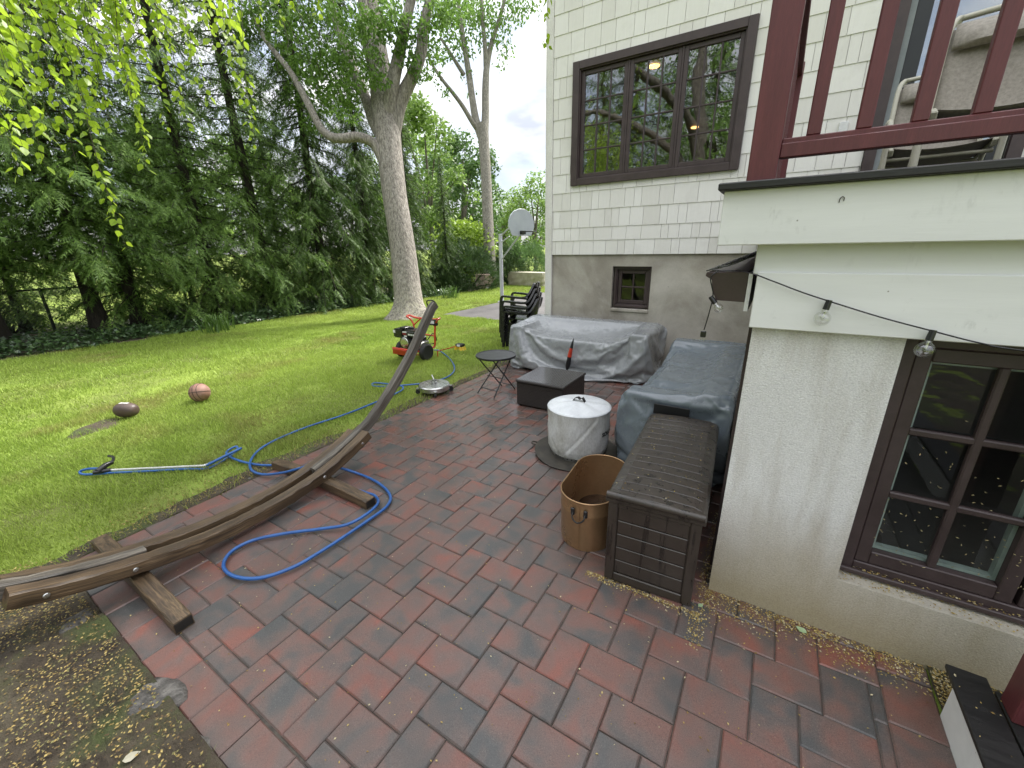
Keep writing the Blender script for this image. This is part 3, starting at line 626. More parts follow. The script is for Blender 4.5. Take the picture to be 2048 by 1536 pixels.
# gutter on the deck's left side
gp_ = [(-.245, 1.541), (-.248, 1.527), (-.222, 1.512), (-.216, 1.47), (-.196, 1.430), (-.092, 1.427), (-.092, 1.546)]
gut = pb(MB().prism(gp_, (0, 1.905, 0), (1, 0, 0), (0, 0, 1), (0, 1, 0), 3.9), 'gutter', 'gutter', bevel=.002)
pb(MB().box(-.091, -.0765, 1.90, 5.8, 1.392, 1.54), 'gutter_board', 'white')
gd = MB()
for k in range(34):
    yy = 1.905+k*.012 if k < 14 else 1.905+.168+(k-14)*.19
    gd.tube([(-.246, yy, 1.5475), (-.17, yy, 1.567), (-.084, yy, 1.604)], .0022, 5)
for t in (0, .25, .5, .75, 1): gd.tube([(-.246+.162*t, 1.905, 1.5475+.0565*t), (-.246+.162*t, 5.8, 1.5475+.0565*t)], .0024, 5)
pb(gd, 'gutter_guard', 'plastic', gut)

q = PY(1678, 405, 1.7935); pb(MB().tube(catmull([(q[0], 1.7935, q[2]), (q[0]+.001, 1.792, q[2]+.012), (q[0]+.006, 1.791, q[2]+.017), (q[0]+.011, 1.791, q[2]+.013), (q[0]+.0115, 1.792, q[2]+.003)], 5), .0013, 6), 'rusty_hook', 'mat', smooth=60)
for u, v in ((1458, 447), (1568, 450), (1912, 443), (1921, 352), (1740, 452), (1598, 397)): q = PY(u, v, 1.7945); pb(MB().lathe([(.0001, 0), (.0035, 0)], 8, (0, 0, 0)), 'nail_head', 'mat').matrix_local = Matrix.Translation((q[0]-PO[0], 1.7942-PO[1], q[2]-PO[2])) @ Matrix.Rotation(R(90), 4, 'X')
# deck steps
ds = thing('deck_steps', 'black wooden steps with white riser and burgundy newel post', 'steps', (.746, 1.0, gz(.746, 1.0)))
def sb(mb, name, m, bevel=.003): o = mb.build(name, m, ds, bevel); lift(o, *(-ds.location)); return o
sb(MB().box(.746, .766, -.4, 1.670, .014, .168), 'riser', 'white')
sb(MB().box(.741, .846, -.42, 1.748, .1685, .187), 'tread', 'black_wood'); sb(MB().box(.852, .995, -.42, 1.70, .1685, .187), 'tread', 'black_wood')
sb(MB().box(.90, .93, -.4, 1.66, .014, .168), 'stringer', 'black_wood'); sb(MB().box(.996, 1.016, -.4, 1.67, .19, .36), 'riser', 'white')
sb(MB().box(.99, 1.13, -.42, 1.70, .361, .38), 'tread', 'black_wood')
sb(MB().box(.854, .944, 1.585, 1.672, .1875, 1.25), 'newel_post', 'burg', .004)

# string lights
sg = thing('string_lights', 'black string light cord with clear globe bulbs hanging across white boards', 'string lights', (-.1, 1.84, 1.54))
def gb_(mb, name, m, parent=None, **k): o = mb.build(name, m, parent or sg, **k); lift(o, *(-sg.location)); return o
cp = [(-.22, 1.88, 1.552), (-.1, 1.835, 1.549)]+[tuple(PY(u, v, 1.826)) for u, v in ((1545, 562), (1600, 583), (1657, 602), (1760, 634), (1865, 662), (1960, 686), (2060, 703))]+[(1.1, 1.826, 1.30)]
gb_(MB().tube(catmull(cp, 6), .0026, 6), 'cord', 'plastic', smooth=60)
dp = [(-.20, 1.893, 1.55), (-.225, 1.888, 1.52), tuple(PY(1426, 590, 1.885)), tuple(PY(1417, 630, 1.885)), tuple(PY(1408, 660, 1.885))]
gb_(MB().tube(catmull(dp, 6), .0024, 6), 'cord', 'plastic', smooth=60)
pl = PY(1406.5, 668, 1.885); pg = gb_(MB().box(pl[0]-.011, pl[0]+.011, pl[1]-.006, pl[1]+.006, pl[2]-.014, pl[2]+.013), 'plug', 'plastic', bevel=.003)
gb_(MB().box(pl[0]-.007, pl[0]-.005, pl[1]-.003, pl[1]+.003, pl[2]-.028, pl[2]-.0142).box(pl[0]+.004, pl[0]+.006, pl[1]-.003, pl[1]+.003, pl[2]-.028, pl[2]-.0142), 'prong', 'steel', pg)
def bulb(top, dirv, r):
    top = np.array(top); d = unit(np.array(dirv, float)); s_ = gb_(MB().tube([top, top+d*.012, top+d*.034], [.0095, .0098, .0105], 14), 'socket', 'plastic', smooth=40)
    ax = Vector(d).to_track_quat('Z', 'Y').to_matrix(); prof = [(.0085, .034), (.010, .040)]
    for k in range(1, 12): a = math.pi*k/12; prof.append((r*math.sin(a), .040+r*(1-math.cos(a))*.98))
    prof[2] = (max(prof[2][0], .0105), prof[2][1]); prof.append((.0006, .0405+2*r))
    m_ = MB().lathe(prof, 20); m_.v = [tuple(top+np.array(ax @ Vector(v))) for v in m_.v]; gb_(m_, 'bulb', 'bulbglass', s_, smooth=60)
    f_ = MB().tube([top+d*.036, top+d*(.04+r*.8)], .0035, 6).tube([top+d*(.04+r*.8)+np.array([-.006, 0, 0]), top+d*(.04+r*1.1), top+d*(.04+r*.8)+np.array([.006, 0, 0])], .0008, 5); gb_(f_, 'filament', 'steel', s_)
bulb(PY(1659, 600, 1.824), (-.15, -.08, -1), .0265); bulb(PY(1867, 660, 1.824), (-.12, -.1, -1), .0268); bulb(PY(1421, 593, 1.884), (.6, -.05, -.75), .018)

# ================================================================== THINGS ON PATIO AND LAWN
def at_ground(x, y): return (float(x), float(y), float(gz(x, y)))
def tb(root):
    def f(mb, name, m, parent=None, **k): return mb.build(name, m, parent or root, **k)
    return f

# ---- hammock stand (arc of laminated beams in the plane x = -2.70)
HX = -2.70
hs = thing('hammock_stand', 'weathered wooden arc hammock stand with crossing feet on patio edge', 'hammock stand', (HX, .96, gz(HX, .96)))
def hsb(mb, name, m, parent=None, **k): o = mb.build(name, m, parent or hs, **k); lift(o, *(-hs.location)); return o
arc_y = np.array([-1.05, -.65, -.35, 0.0, .338, .69, 1.0, 1.31, 1.62, 1.94, 2.14, 2.54, 2.95])
arc_z = np.array([1.14, .66, .39, .195, .075, .003, -.015, .002, .062, .185, .30, .645, 1.115])
def arc(y0, y1, n):
    pts = catmull([(0, a, b) for a, b in zip(arc_y, arc_z)], 12); P_ = np.array(pts); yy = np.linspace(y0, y1, n); return np.stack([yy, np.interp(yy, P_[:, 1], P_[:, 2])], 1)
def beam(x0, x1, y0, y1, n, h0, h1, lo, name, m, jit=.002, taper=None):
    A = arc(y0, y1, n); mb = MB(); t = np.gradient(A, axis=0); t = t/np.linalg.norm(t, axis=1, keepdims=True); nr = np.stack([-t[:, 1], t[:, 0]], 1)
    s_ = np.concatenate([[0], np.cumsum(np.linalg.norm(np.diff(A, axis=0), axis=1))]); lc = []
    for i in range(n):
        f = i/(n-1); hh = h0+(h1-h0)*f; tw = 1 if taper is None else 1-(1-taper)*f; xm = (x0+x1)/2; hw = (x1-x0)/2*tw; c = .007
        ring = [(-hw+c, 0), (hw-c, 0), (hw, c), (hw, hh-c), (hw-c, hh), (-hw+c, hh), (-hw, hh-c), (-hw, c)]
        for k, (a, b) in enumerate(ring):
            b += lo; p = A[i]+nr[i]*b; j = rng.normal(0, jit, 3)*(.6 if k in (0, 1, 4, 5) else 1); mb.v.append((xm+a+j[0], p[0]+j[1]*.3, p[1]+j[2])); lc.append((a+x0*3, s_[i], b))
    for i in range(n-1):
        for k in range(8): mb.f.append((i*8+k, i*8+(k+1) % 8, (i+1)*8+(k+1) % 8, (i+1)*8+k))
    mb.f.append(tuple(range(8))); mb.f.append(tuple((n-1)*8+k for k in range(8)))
    me = bpy.data.meshes.new(name); me.from_pydata(mb.v, [], mb.f); bm = bmesh.new(); bm.from_mesh(me); bmesh.ops.recalc_face_normals(bm, faces=bm.faces); bm.to_mesh(me); bm.free()
    a = me.attributes.new('lc', 'FLOAT_VECTOR', 'POINT'); a.data.foreach_set('vector', np.array(lc, np.float32).ravel())
    me.shade_smooth(); me.set_sharp_from_angle(angle=R(25)); o = link(name, me, m, hs); lift(o, *(-hs.location)); return o
beam(HX+.012, HX+.092, -.02, 1.955, 46, .076, .076, -.002, 'side_beam', 'oldwood')
beam(HX-.132, HX-.052, -.02, 1.93, 46, .076, .076, -.002, 'side_beam', 'oldwood')
beam(HX-.050, HX+.010, 1.50, 2.97, 34, .085, .075, .003, 'arm', 'greywood', taper=1.0)
beam(HX-.050, HX+.010, -1.05, .46, 34, .075, .085, .003, 'arm', 'greywood')
def foot(yc, lx0, lx1, arch):
    A = []; mb = MB(); n = 24; lc = []
    for i in range(n):
        f = i/(n-1); x = lx0+(lx1-lx0)*f; e = 4*f*(1-f); g = gz(x, yc); zt = g+.062+.028*e; zb = g+arch*e+.0006; hw = .040
        ring = [(-hw, zb), (hw, zb), (hw, zt-.006), (hw-.006, zt), (-hw+.006, zt), (-hw, zt-.006)]
        for a, b in ring: mb.v.append((x+rng.normal(0, .0008), yc+a+rng.normal(0, .0008), b)); lc.append((a*1.0, x, b*2))
    for i in range(n-1):
        for k in range(6): mb.f.append((i*6+k, i*6+(k+1) % 6, (i+1)*6+(k+1) % 6, (i+1)*6+k))
    mb.f.append(tuple(range(6))); mb.f.append(tuple((n-1)*6+k for k in range(6)))
    me = bpy.data.meshes.new('foot'); me.from_pydata(mb.v, [], mb.f); bm = bmesh.new(); bm.from_mesh(me); bmesh.ops.recalc_face_normals(bm, faces=bm.faces); bm.to_mesh(me); bm.free()
    a = me.attributes.new('lc', 'FLOAT_VECTOR', 'POINT'); a.data.foreach_set('vector', np.array(lc, np.float32).ravel())
    o = link('foot', me, 'oldwood', hs); lift(o, *(-hs.location))
    e = hsb(MB().box(lx1+.0005, lx1+.003, yc-.036, yc+.036, gz(lx1, yc)+.006, gz(lx1, yc)+.056), 'end_grain', 'endwood', o, bevel=.003)
foot(.412, -3.345, -2.14, .018); foot(1.522, -3.33, -2.145, .022)
A = arc(0, 2, 201)
for yb in (.10, .40, 1.50, 1.86):
    zc = np.interp(yb, A[:, 0], A[:, 1])+.034
    b_ = hsb(MB().lathe([(.0, .004), (.009, .003), (.013, 0)], 12, (0, 0, 0)), 'bolt', 'steel'); b_.data.transform(Matrix.Translation(hs.location)); b_.data.transform(Matrix.Translation((HX+.0935, yb, zc)) @ Matrix.Rotation(R(90), 4, 'Y')); b_.data.transform(Matrix.Translation(-hs.location))
tip = (HX, 2.93, np.interp(2.93, arc_y, arc_z)+.07)
hsb(MB().tube(catmull([(HX-.03, 2.90, tip[2]-.05), (HX-.05, 2.88, tip[2]-.01), (HX-.03, 2.86, tip[2]+.03), (HX, 2.90, tip[2]+.03), (HX+.0, 2.95, tip[2]-.01)], 5), .006, 8), 'hook', 'blackmetal', smooth=60)

# ---- hose
hp = [(868, 700, .10), (880, 702, .03), (900, 718, .016), (909, 738, .016), (893, 755, .016), (850, 766, .016), (800, 771, .016), (762, 773, .016), (745, 771, .016), (748, 766, .035), (768, 767, .04), (800, 771, .05), (806, 778, .03), (790, 788, .016), (755, 803, .016), (690, 829, .016), (620, 852, .016), (560, 876, .016), (522, 897, .016), (502, 920, .025), (503, 940, .02), (528, 949, .02), (572, 944, .06), (622, 931, .135), (664, 932, .13), (716, 947, .03), (757, 966, .016), (780, 990, .016), (774, 1012, .016), (740, 1038, .016), (690, 1072, .016), (640, 1104, .016), (585, 1135, .016), (520, 1156, .016), (470, 1153, .016), (447, 1133, .016), (462, 1104, .016), (505, 1081, .016), (570, 1067, .016), (640, 1058, .016), (694, 1049, .03), (735, 1027, .04), (756, 1006, .03), (750, 992, .016), (732, 985, .016), (690, 972, .016), (650, 952, .016), (606, 938, .016), (560, 931, .02), (520, 930, .016), (480, 922, .016), (456, 911, .016), (455, 902, .016), (473, 893, .02), (470, 905, .005), (420, 935, .0), (370, 938, .012), (300, 942, .016), (220, 946, .016), (170, 949, .016), (160, 943, .035), (176, 938, .05), (196, 937, .05)]
tag(MB().tube(catmull([G(u, v, h+.004) for u, v, h in hp], 7), .0100, 10).build('hose', 'hose', smooth=70), 'blue pressure hose looping from lawn over patio and hammock stand', 'hose')
# ---- spray wand
wr = thing('spray_wand', 'white and blue spray lance with black trigger gun lying on the lawn', 'spray wand', G(205, 942))
def wb(mb, name, m, **k): o = mb.build(name, m, wr, **k); lift(o, *(-wr.location)); return o
a0, a1, a2 = G(222, 940, .035), G(412, 931, .035), G(483, 896, .07)
wb(MB().tube([a0, a1], .0085, 10), 'lance', 'whitepipe', smooth=60); wb(MB().tube([a1, a2], .012, 10), 'lance_tip', 'hose', smooth=60)
wb(MB().tube([a1-(a1-a0)*.02, a1+(a2-a1)*.05], .013, 10), 'coupling', 'steel', smooth=60)
wb(MB().tube([G(186, 945, .05), a0], .017, 10), 'gun_body', 'plastic', smooth=60)
wb(MB().tube([G(196, 943, .05), G(212, 930, .075), G(224, 925, .07)], [.026, .022, .018], 10), 'grip', 'plastic', smooth=60)
wb(MB().tube(catmull([G(218, 927, .07), G(226, 921, .07), G(226, 914, .08), G(217, 912, .08)], 4), .011, 8), 'trigger_guard', 'plastic', smooth=60)

# ---- balls
bc = G(404, 802, .0); br = .115
bk = thing('basketball', 'worn brown basketball lying on the lawn', 'ball', bc); bbld = tb(bk)
sph = lambda r, n=24, m=14: [(max(1e-4, r*math.sin(math.pi*k/m)), r-r*math.cos(math.pi*k/m)) for k in range(m+1)]
bbld(MB().lathe(sph(br), 36), 'skin', 'ball', smooth=60)
sm_ = MB()
def circ(c, ax, r, n=40):
    ax = unit(np.array(ax, float)); u_ = unit(np.cross(ax, (0.3, .8, .2))); v_ = np.cross(ax, u_); return [np.array(c)+r*(u_*math.cos(2*math.pi*k/n)+v_*math.sin(2*math.pi*k/n)) for k in range(n+1)]
for off in (-.045, 0, .045):
    ax = np.array([.80, .55, .22]); ax = unit(ax); sm_.tube(circ(np.array((0, 0, br))+ax*off, ax, math.sqrt(br*br-off*off)+.0002), .0032, 6)
sm_.tube(circ((0, 0, br), (-.3, .2, .93), br+.0002), .0032, 6); bbld(sm_, 'seam', 'ballseam')
fc = G(257, 833); fb = thing('football', 'dusty brown football lying on the lawn near a bare patch', 'ball', fc, R(28)); fbb = tb(fb)
pr = [(max(1e-4, .086*math.sin(math.pi*k/16)**.62), -.128*math.cos(math.pi*k/16)) for k in range(17)]
m_ = MB().lathe(pr, 28); m_.v = [(z, x_, y_+.083) for x_, y_, z in m_.v]; fbb(m_, 'skin', 'football', smooth=60)
ms = MB().lathe([(.060, -.082), (.0665, -.070)], 28); ms.f = ms.f[:-2]; ms.v = [(z*1.0, x_*1.035, y_*1.035+.083) for x_, y_, z in ms.v]; fbb(ms, 'stripe', 'label', smooth=60)
lc_ = MB()
for k in range(6): lc_.box(-.05+k*.018, -.042+k*.018, -.018, .018, .164, .169)
fbb(lc_, 'laces', 'label')

# ---- surface cleaner
sc = thing('surface_cleaner', 'round steel surface cleaner with casters on the patio edge by the lawn', 'floor cleaner', at_ground(-3.42, 3.58)); scb = tb(sc)
scb(MB().lathe([(.19, .055), (.195, .052), (.195, .10), (.185, .112), (.04, .118), (.0001, .118)], 40), 'deck', 'steel', smooth=35)
scb(MB().lathe([(.035, .118), (.035, .14), (.018, .145), (.018, .175), (.0001, .176)], 16), 'swivel', 'steel', smooth=35)
scb(MB().tube([(0, 0, .16), (.05, -.02, .17)], .011, 8).tube([(0, 0, .17), (-.045, .02, .215)], .009, 8), 'coupling', 'steel', smooth=50)
for k in range(4):
    a = R(45+90*k); c_ = (.205*math.cos(a), .205*math.sin(a)); w_ = MB().lathe([(.012, -.012), (.03, -.011), (.03, .011), (.012, .012)], 16); w_.v = [(c_[0]+z*math.sin(a)+x_*math.cos(a), c_[1]-z*math.cos(a)+x_*math.sin(a), .031+y_) for x_, y_, z in w_.v]
    q = scb(w_, 'caster', 'rubber', smooth=40); scb(MB().box(c_[0]-.018, c_[0]+.018, c_[1]-.018, c_[1]+.018, .0625, .075), 'bracket', 'steel', parent=q)
scb(MB().tube(catmull([(-.19, .05, .09), (-.235, .0, .085), (-.19, -.06, .08)], 4), .008, 6), 'bumper', 'blackmetal', smooth=60)

# ---- pressure washer
pw = thing('pressure_washer', 'red framed pressure washer with black petrol engine on the lawn', 'pressure washer', at_ground(-4.92, 4.75)); p_ = tb(pw)
def wheel(x):
    w_ = MB().lathe([(.07, -.04), (.118, -.045), (.138, -.028), (.141, 0), (.138, .028), (.118, .045), (.07, .04)], 28); w_.v = [(z+x, x_, y_+.141) for x_, y_, z in w_.v]; t = p_(w_, 'wheel', 'rubber', smooth=35)
    r_ = MB().lathe([(.0001, -.030), (.03, -.034), (.072, -.022), (.072, .022), (.03, .034), (.0001, .03)], 20); r_.v = [(z+x, x_, y_+.141) for x_, y_, z in r_.v]; p_(r_, 'rim', 'plastic', parent=t, smooth=35)
wheel(.27); wheel(-.27)
p_(MB().tube([(-.31, 0, .141), (.31, 0, .141)], .011, 8), 'axle', 'blackmetal', smooth=60)
fr_ = MB()
for s_ in (-1, 1):
    fr_.tube(catmull([(.20*s_, -.27, .22), (.205*s_, -.16, .175), (.21*s_, .02, .165), (.215*s_, .20, .165), (.235*s_, .25, .20), (.24*s_, .26, .34), (.245*s_, .28, .50), (.30*s_, .27, .60), (.36*s_, .24, .645)], 4), .016, 10)
    fr_.tube([(.21*s_, .20, .165), (.22*s_, .17, .03), (.22*s_, .12, .022)], .014, 8)
fr_.tube([(-.20, -.27, .22), (.20, -.27, .22)], .016, 8).tube([(-.24, .26, .36), (.24, .26, .36)], .013, 8).tube([(-.22, .14, .022), (.22, .14, .022)], .013, 8)
fr_.tube(catmull([(-.36, .24, .645), (-.34, .30, .655), (-.2, .325, .62), (.2, .325, .62), (.34, .30, .655), (.36, .24, .645)], 5), .017, 10).tube([(-.245, .28, .5), (-.1, .325, .62)], .012, 8).tube([(.245, .28, .5), (.1, .325, .62)], .012, 8)
p_(fr_, 'frame', 'red', smooth=50)
p_(MB().prism([(-.19, 0), (.19, 0), (.15, .11), (-.15, .11)], (0, -.285, .13), (1, 0, 0), (0, -.35, .93), (0, -.93, -.35), .012), 'front_plate', 'red', bevel=.006)
p_(MB().box(-.21, .21, -.17, .17, .182, .196), 'base_plate', 'blackmetal', bevel=.003)
p_(MB().box(.12, .30, .26, .30, .53, .63), 'control_panel', 'plastic', bevel=.006); p_(MB().box(.15, .25, .2555, .2595, .56, .61), 'sticker', 'label')
eng = p_(MB().box(-.13, .12, -.12, .12, .196, .37), 'engine', 'plastic', bevel=.03, seg=2)
m_ = MB().lathe([(.0001, -.05), (.05, -.05), (.115, -.035), (.125, .0), (.125, .05)], 28); m_.v = [(x_-.03, z-.125, y_+.30) for x_, y_, z in m_.v]; p_(m_, 'recoil_cover', 'plastic', parent=eng, smooth=35)
m_ = MB().lathe([(.05, -.056), (.055, -.058), (.085, -.052), (.09, -.046)], 24); m_.v = [(x_-.03, z-.125, y_+.30) for x_, y_, z in m_.v]; p_(m_, 'grille_ring', 'steel', parent=eng)
p_(MB().box(-.08, .21, -.16, .09, .395, .505), 'fuel_tank', 'plastic', bevel=.028, seg=3)
p_(MB().box(-.31, -.09, -.14, .04, .36, .505), 'air_filter', 'plastic', bevel=.02, seg=2); p_(MB().lathe([(.055, 0), (.055, .02), (.03, .03), (.0001, .03)], 20, (-.03, .0, .505)), 'fuel_cap', 'plastic', smooth=40)
p_(MB().box(-.19, -.06, -.1, .05, .505, .535), 'choke_cover', 'plastic', bevel=.01)
for a, b, c, d, m_ in ((.06, .10, .43, .455, 'label'), (.115, .145, .43, .455, 'label'), (.16, .19, .43, .455, 'label'), (-.06, .02, .43, .46, 'redlabel'), (-.06, .03, .466, .485, 'label'), (-.03, .03, .40, .42, 'label')): p_(MB().box(a, b, -.1635, -.1605, c, d), 'sticker', m_)
p_(MB().box(-.30, -.25, -.1435, -.1405, .44, .485), 'sticker', 'label'); p_(MB().box(.05, .11, -.1235, -.1205, .24, .28), 'sticker', 'label')
p_(MB().box(.13, .24, -.08, .13, .20, .31), 'pump', 'steel', bevel=.015); p_(MB().box(-.12, .12, .125, .20, .25, .36), 'muffler', 'blackmetal', bevel=.015)
p_(MB().tube(catmull([(.18, .13, .30), (.22, .24, .40), (.235, .30, .30), (.18, .28, .22), (.12, .2, .22)], 5), .008, 8), 'fuel_line', 'plastic', smooth=60)
tg = thing('nozzle_brush', 'red handled brush with yellow and black head leaning beside pressure washer', 'brush', at_ground(-4.62, 4.95)); t_ = tb(tg)
e_ = np.array((-4.09, 4.9, .19))-np.array(tg.location)
t_(MB().tube([(.012, .02, .105), e_*.98], .0075, 8), 'handle', 'red', smooth=60); t_(MB().box(e_[0]-.03, e_[0]+.10, e_[1]-.05, e_[1]+.05, e_[2]-.01, e_[2]+.035), 'head', 'plastic', bevel=.012); t_(MB().box(e_[0]+.01, e_[0]+.07, e_[1]-.0535, e_[1]-.0505, e_[2]+.0, e_[2]+.03), 'sticker', 'label')
bs = MB()
for k in range(60): x, y = rng.uniform(-.035, .11), rng.uniform(-.055, .055); bs.tube([(e_[0]+x, e_[1]+y, e_[2]-.008), (e_[0]+x*1.25-.005, e_[1]+y*1.2, e_[2]-.06)], .005, 4)
t_(bs, 'bristles', 'yellow'); t_(MB().tube([(0.012, .02, .105), (.0, .03, .0)], .009, 8), 'stand', 'red', smooth=60)

# ---- round folding table
tbc = at_ground(-2.71, 3.93); tt = thing('side_table', 'round black folding side table with mesh top on the patio', 'table', tbc); t_ = tb(tt); H_ = .478; tr_ = .242
t_(MB().lathe([(tr_-.014, H_-.022), (tr_, H_-.022), (tr_+.003, H_-.012), (tr_, H_), (tr_-.012, H_), (tr_-.014, H_-.004)], 48), 'rim', 'blackmetal', smooth=40)
tm = MB().lathe([(tr_-.0125, H_-.010), (.0001, H_-.010)], 48)
tm.v = [(x_*1.0, y_, z-.004*(1-(x_*x_+y_*y_)/tr_**2)) for x_, y_, z in tm.v]
t_(tm, 'top', 'tabletop')
ms = MB()
for k in range(-16, 17):
    q = k*.0145; l_ = math.sqrt(max(0, (tr_-.013)**2-q*q)); ms.box(q-.0016, q+.0016, -l_, l_, H_-.0095, H_-.0055); ms.box(-l_, l_, q-.0016, q+.0016, H_-.0093, H_-.0058)
t_(ms, 'top_mesh', 'blackmetal')
L1 = np.array([(-2.885, 3.759), (-2.609, 3.715), (-2.565, 4.117), (-2.786, 4.145)])-np.array(tbc[:2])
def leg(b, t): t_(MB().tube([(b[0], b[1], .004), (b[0]*.97+t[0]*.03, b[1]*.97+t[1]*.03, .02), (t[0], t[1], H_-.02)], .0078, 8), 'leg', 'blackmetal', smooth=60)
leg(L1[0], L1[3]*np.array([.8, .9])+[.05, .0]); leg(L1[1], L1[2]*.9); leg(L1[2], L1[1]*.9); leg(L1[3], L1[0]*.9)
for a, b, f in ((0, 1, .15), (3, 2, .15), (0, 1, .42), (2, 3, .45)):
    A_ = [*(L1[a]*(1-f)+(L1[3] if a == 0 else L1[0])*f*.95), f*H_]; B_ = [*(L1[b]*(1-f)+(L1[2] if b == 1 else L1[1])*f*.95), f*H_]; t_(MB().tube([A_, B_], .0055, 8), 'stretcher', 'blackmetal', smooth=60)

# ---- wicker ottoman
wk = thing('wicker_ottoman', 'low dark brown wicker storage ottoman in the middle of patio', 'ottoman', at_ground(-1.965, 3.93)); t_ = tb(wk)
def uvbox(mb, name, m, bevel=.006):
    o = t_(mb, name, m, bevel=bevel); me = o.data; at = me.attributes.new('uvw', 'FLOAT_VECTOR', 'CORNER'); arr = np.zeros((len(me.loops), 3), np.float32)
    for p in me.polygons:
        n = p.normal
        for li in p.loop_indices:
            c = me.vertices[me.loops[li].vertex_index].co; arr[li] = (c.x, c.y, 0) if abs(n.z) > .7 else ((c.x, c.z, 0) if abs(n.y) > abs(n.x) else (c.y, c.z, 0))
    at.data.foreach_set('vector', arr.ravel()); return o
uvbox(MB().box(-.283, .283, -.292, .292, .012, .272), 'body', 'weave', .008)
lid = uvbox(MB().box(-.293, .293, -.302, .302, .275, .30), 'lid', 'weave', .006)
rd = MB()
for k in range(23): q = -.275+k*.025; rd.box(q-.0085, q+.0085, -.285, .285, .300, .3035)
t_(rd, 'lid_slats', 'sheenslat', lid, bevel=.001)
for sx_ in (-1, 1):
    for sy_ in (-1, 1): t_(MB().box(sx_*.25-.02, sx_*.25+.02, sy_*.26-.02, sy_*.26+.02, 0, .0115), 'foot', 'plastic')

# ---- fire pit under its cover
fp = thing('fire_pit', 'round fire pit under a dirty white vinyl cover on patio', 'fire pit', at_ground(-1.215, 2.945)); t_ = tb(fp)
n = 168; mb = MB(); prof = [(.232, .030), (.236, .045)]+[(float(np.interp(z_, [.075, .14, .22, .30, .372], [.249, .2535, .2545, .2535, .2555])), float(z_)) for z_ in np.linspace(.075, .372, 26)]+[(.2575, .400), (.2555, .409), (.246, .414), (.20, .424), (.12, .437), (.05, .445), (.0001, .447)]
mb.lathe(prof, n); vv = []
for x_, y_, z in mb.v:
    r_ = math.hypot(x_, y_); a = math.atan2(y_, x_); k = 1.0
    if .04 < z < .39 and r_ > .2:
        k += .006*math.sin(5*a+z*14)*math.sin(z*9+a*2)+.004*math.sin(11*a-z*31)
        for s_, o_ in ((1, -1.2), (-1, -2.3), (1, -2.9)):       # diagonal creases
            dd = (a-o_)-s_*(z-.2)*3.2; k -= .022*math.exp(-(dd/.06)**2); k += .010*math.exp(-((dd-.12)/.05)**2)
    vv.append((x_*k, y_*k, z+(.006*math.sin(7*a)*r_/.25*(1 if z > .415 else 0))))
mb.v = vv; side = MB(); ns = 29; side.v = mb.v[:ns*n]; side.f = [f for f in mb.f if max(f) < ns*n and len(f) == 4]; side.f.append(tuple(range(n))[::-1])
t_(side, 'cover', 'coverwhite', smooth=60)
top = MB(); top.v = mb.v[(ns-1)*n:]; top.f = [tuple(q-(ns-1)*n for q in f) for f in mb.f if min(f) >= (ns-1)*n]; lid_ = t_(top, 'cover_lid', 'covertop', smooth=60)
pip = MB(); pip.tube([(.2568*math.cos(2*math.pi*k/48), .2568*math.sin(2*math.pi*k/48), .404) for k in range(49)], .004, 6, False); t_(pip, 'piping', 'covertop', smooth=60)
t_(MB().lathe([(.205, .0), (.224, .002), (.228, .032), (.0001, .032)], 48), 'base', 'steel', smooth=40)
hl = MB()
for k in range(20): a = R(-115)+k*R(9); hl.tube([(.2262*math.cos(a), .2262*math.sin(a), .018), (.2275*math.cos(a), .2275*math.sin(a), .018)], .0052, 8)
t_(hl, 'vent_hole', 'ink')
ca = math.atan2(-2.945, 1.215)
hd = MB()
for w0 in (-.018, .018): hd.v += []
strap = [(-.045, .446), (-.03, .460), (-.01, .466), (.012, .458), (.025, .468), (.045, .447)]
m_ = MB()
for i, (a, z) in enumerate(strap): m_.v += [(a, -.012, z), (a, .012, z), (a, .012, z+.0025), (a, -.012, z+.0025)]
for i in range(len(strap)-1):
    for k in range(4): m_.f.append((i*4+k, i*4+(k+1) % 4, i*4+4+(k+1) % 4, i*4+4+k))
cs, sn = math.cos(ca+1.15), math.sin(ca+1.15); m_.v = [(x_*1.15*cs-y_*1.5*sn, x_*1.15*sn+y_*1.5*cs, .446+(z-.446)*1.5) for x_, y_, z in m_.v]; t_(m_, 'handle_strap', 'ink', lid_)
m_ = MB().box(-.052, .052, -.03, .03, .4455, .4475); m_.v = [(x_*cs-y_*sn, x_*sn+y_*cs, z-.0008) for x_, y_, z in m_.v]; t_(m_, 'patch', 'covertop', lid_, bevel=.0008)
def text_mesh(txt, size):
    cu_ = bpy.data.curves.new('lettering', 'FONT'); cu_.body = txt; cu_.size = size; cu_.extrude = .0006; cu_.offset = .0012
    ob = bpy.data.objects.new('lettering', cu_); COL.objects.link(ob); bpy.context.view_layer.update()
    me = bpy.data.meshes.new_from_object(ob.evaluated_get(bpy.context.evaluated_depsgraph_get())); bpy.data.objects.remove(ob); return me
tmx = text_mesh('SOLO STOVE', .05)
bm = bmesh.new(); bm.from_mesh(tmx); bmesh.ops.subdivide_edges(bm, edges=[e for e in bm.edges if e.calc_length() > .012], cuts=2); bm.to_mesh(tmx); bm.free()
for v in tmx.vertices:
    a = ca+R(46)+v.co.x/.26; r_ = .2605+v.co.z; v.co = (r_*math.cos(a), r_*math.sin(a), .215+v.co.y)
t2 = link('lettering', tmx, 'ink', fp)
mt_ = thing('fire_pit_mat', 'dirty dark round mat under the covered fire pit', 'mat', at_ground(-1.23, 2.93)); t_ = tb(mt_)
m_ = MB().lathe([(.30, .002), (.345, .002), (.350, .010), (.34, .0125), (.0001, .0128)], 56)
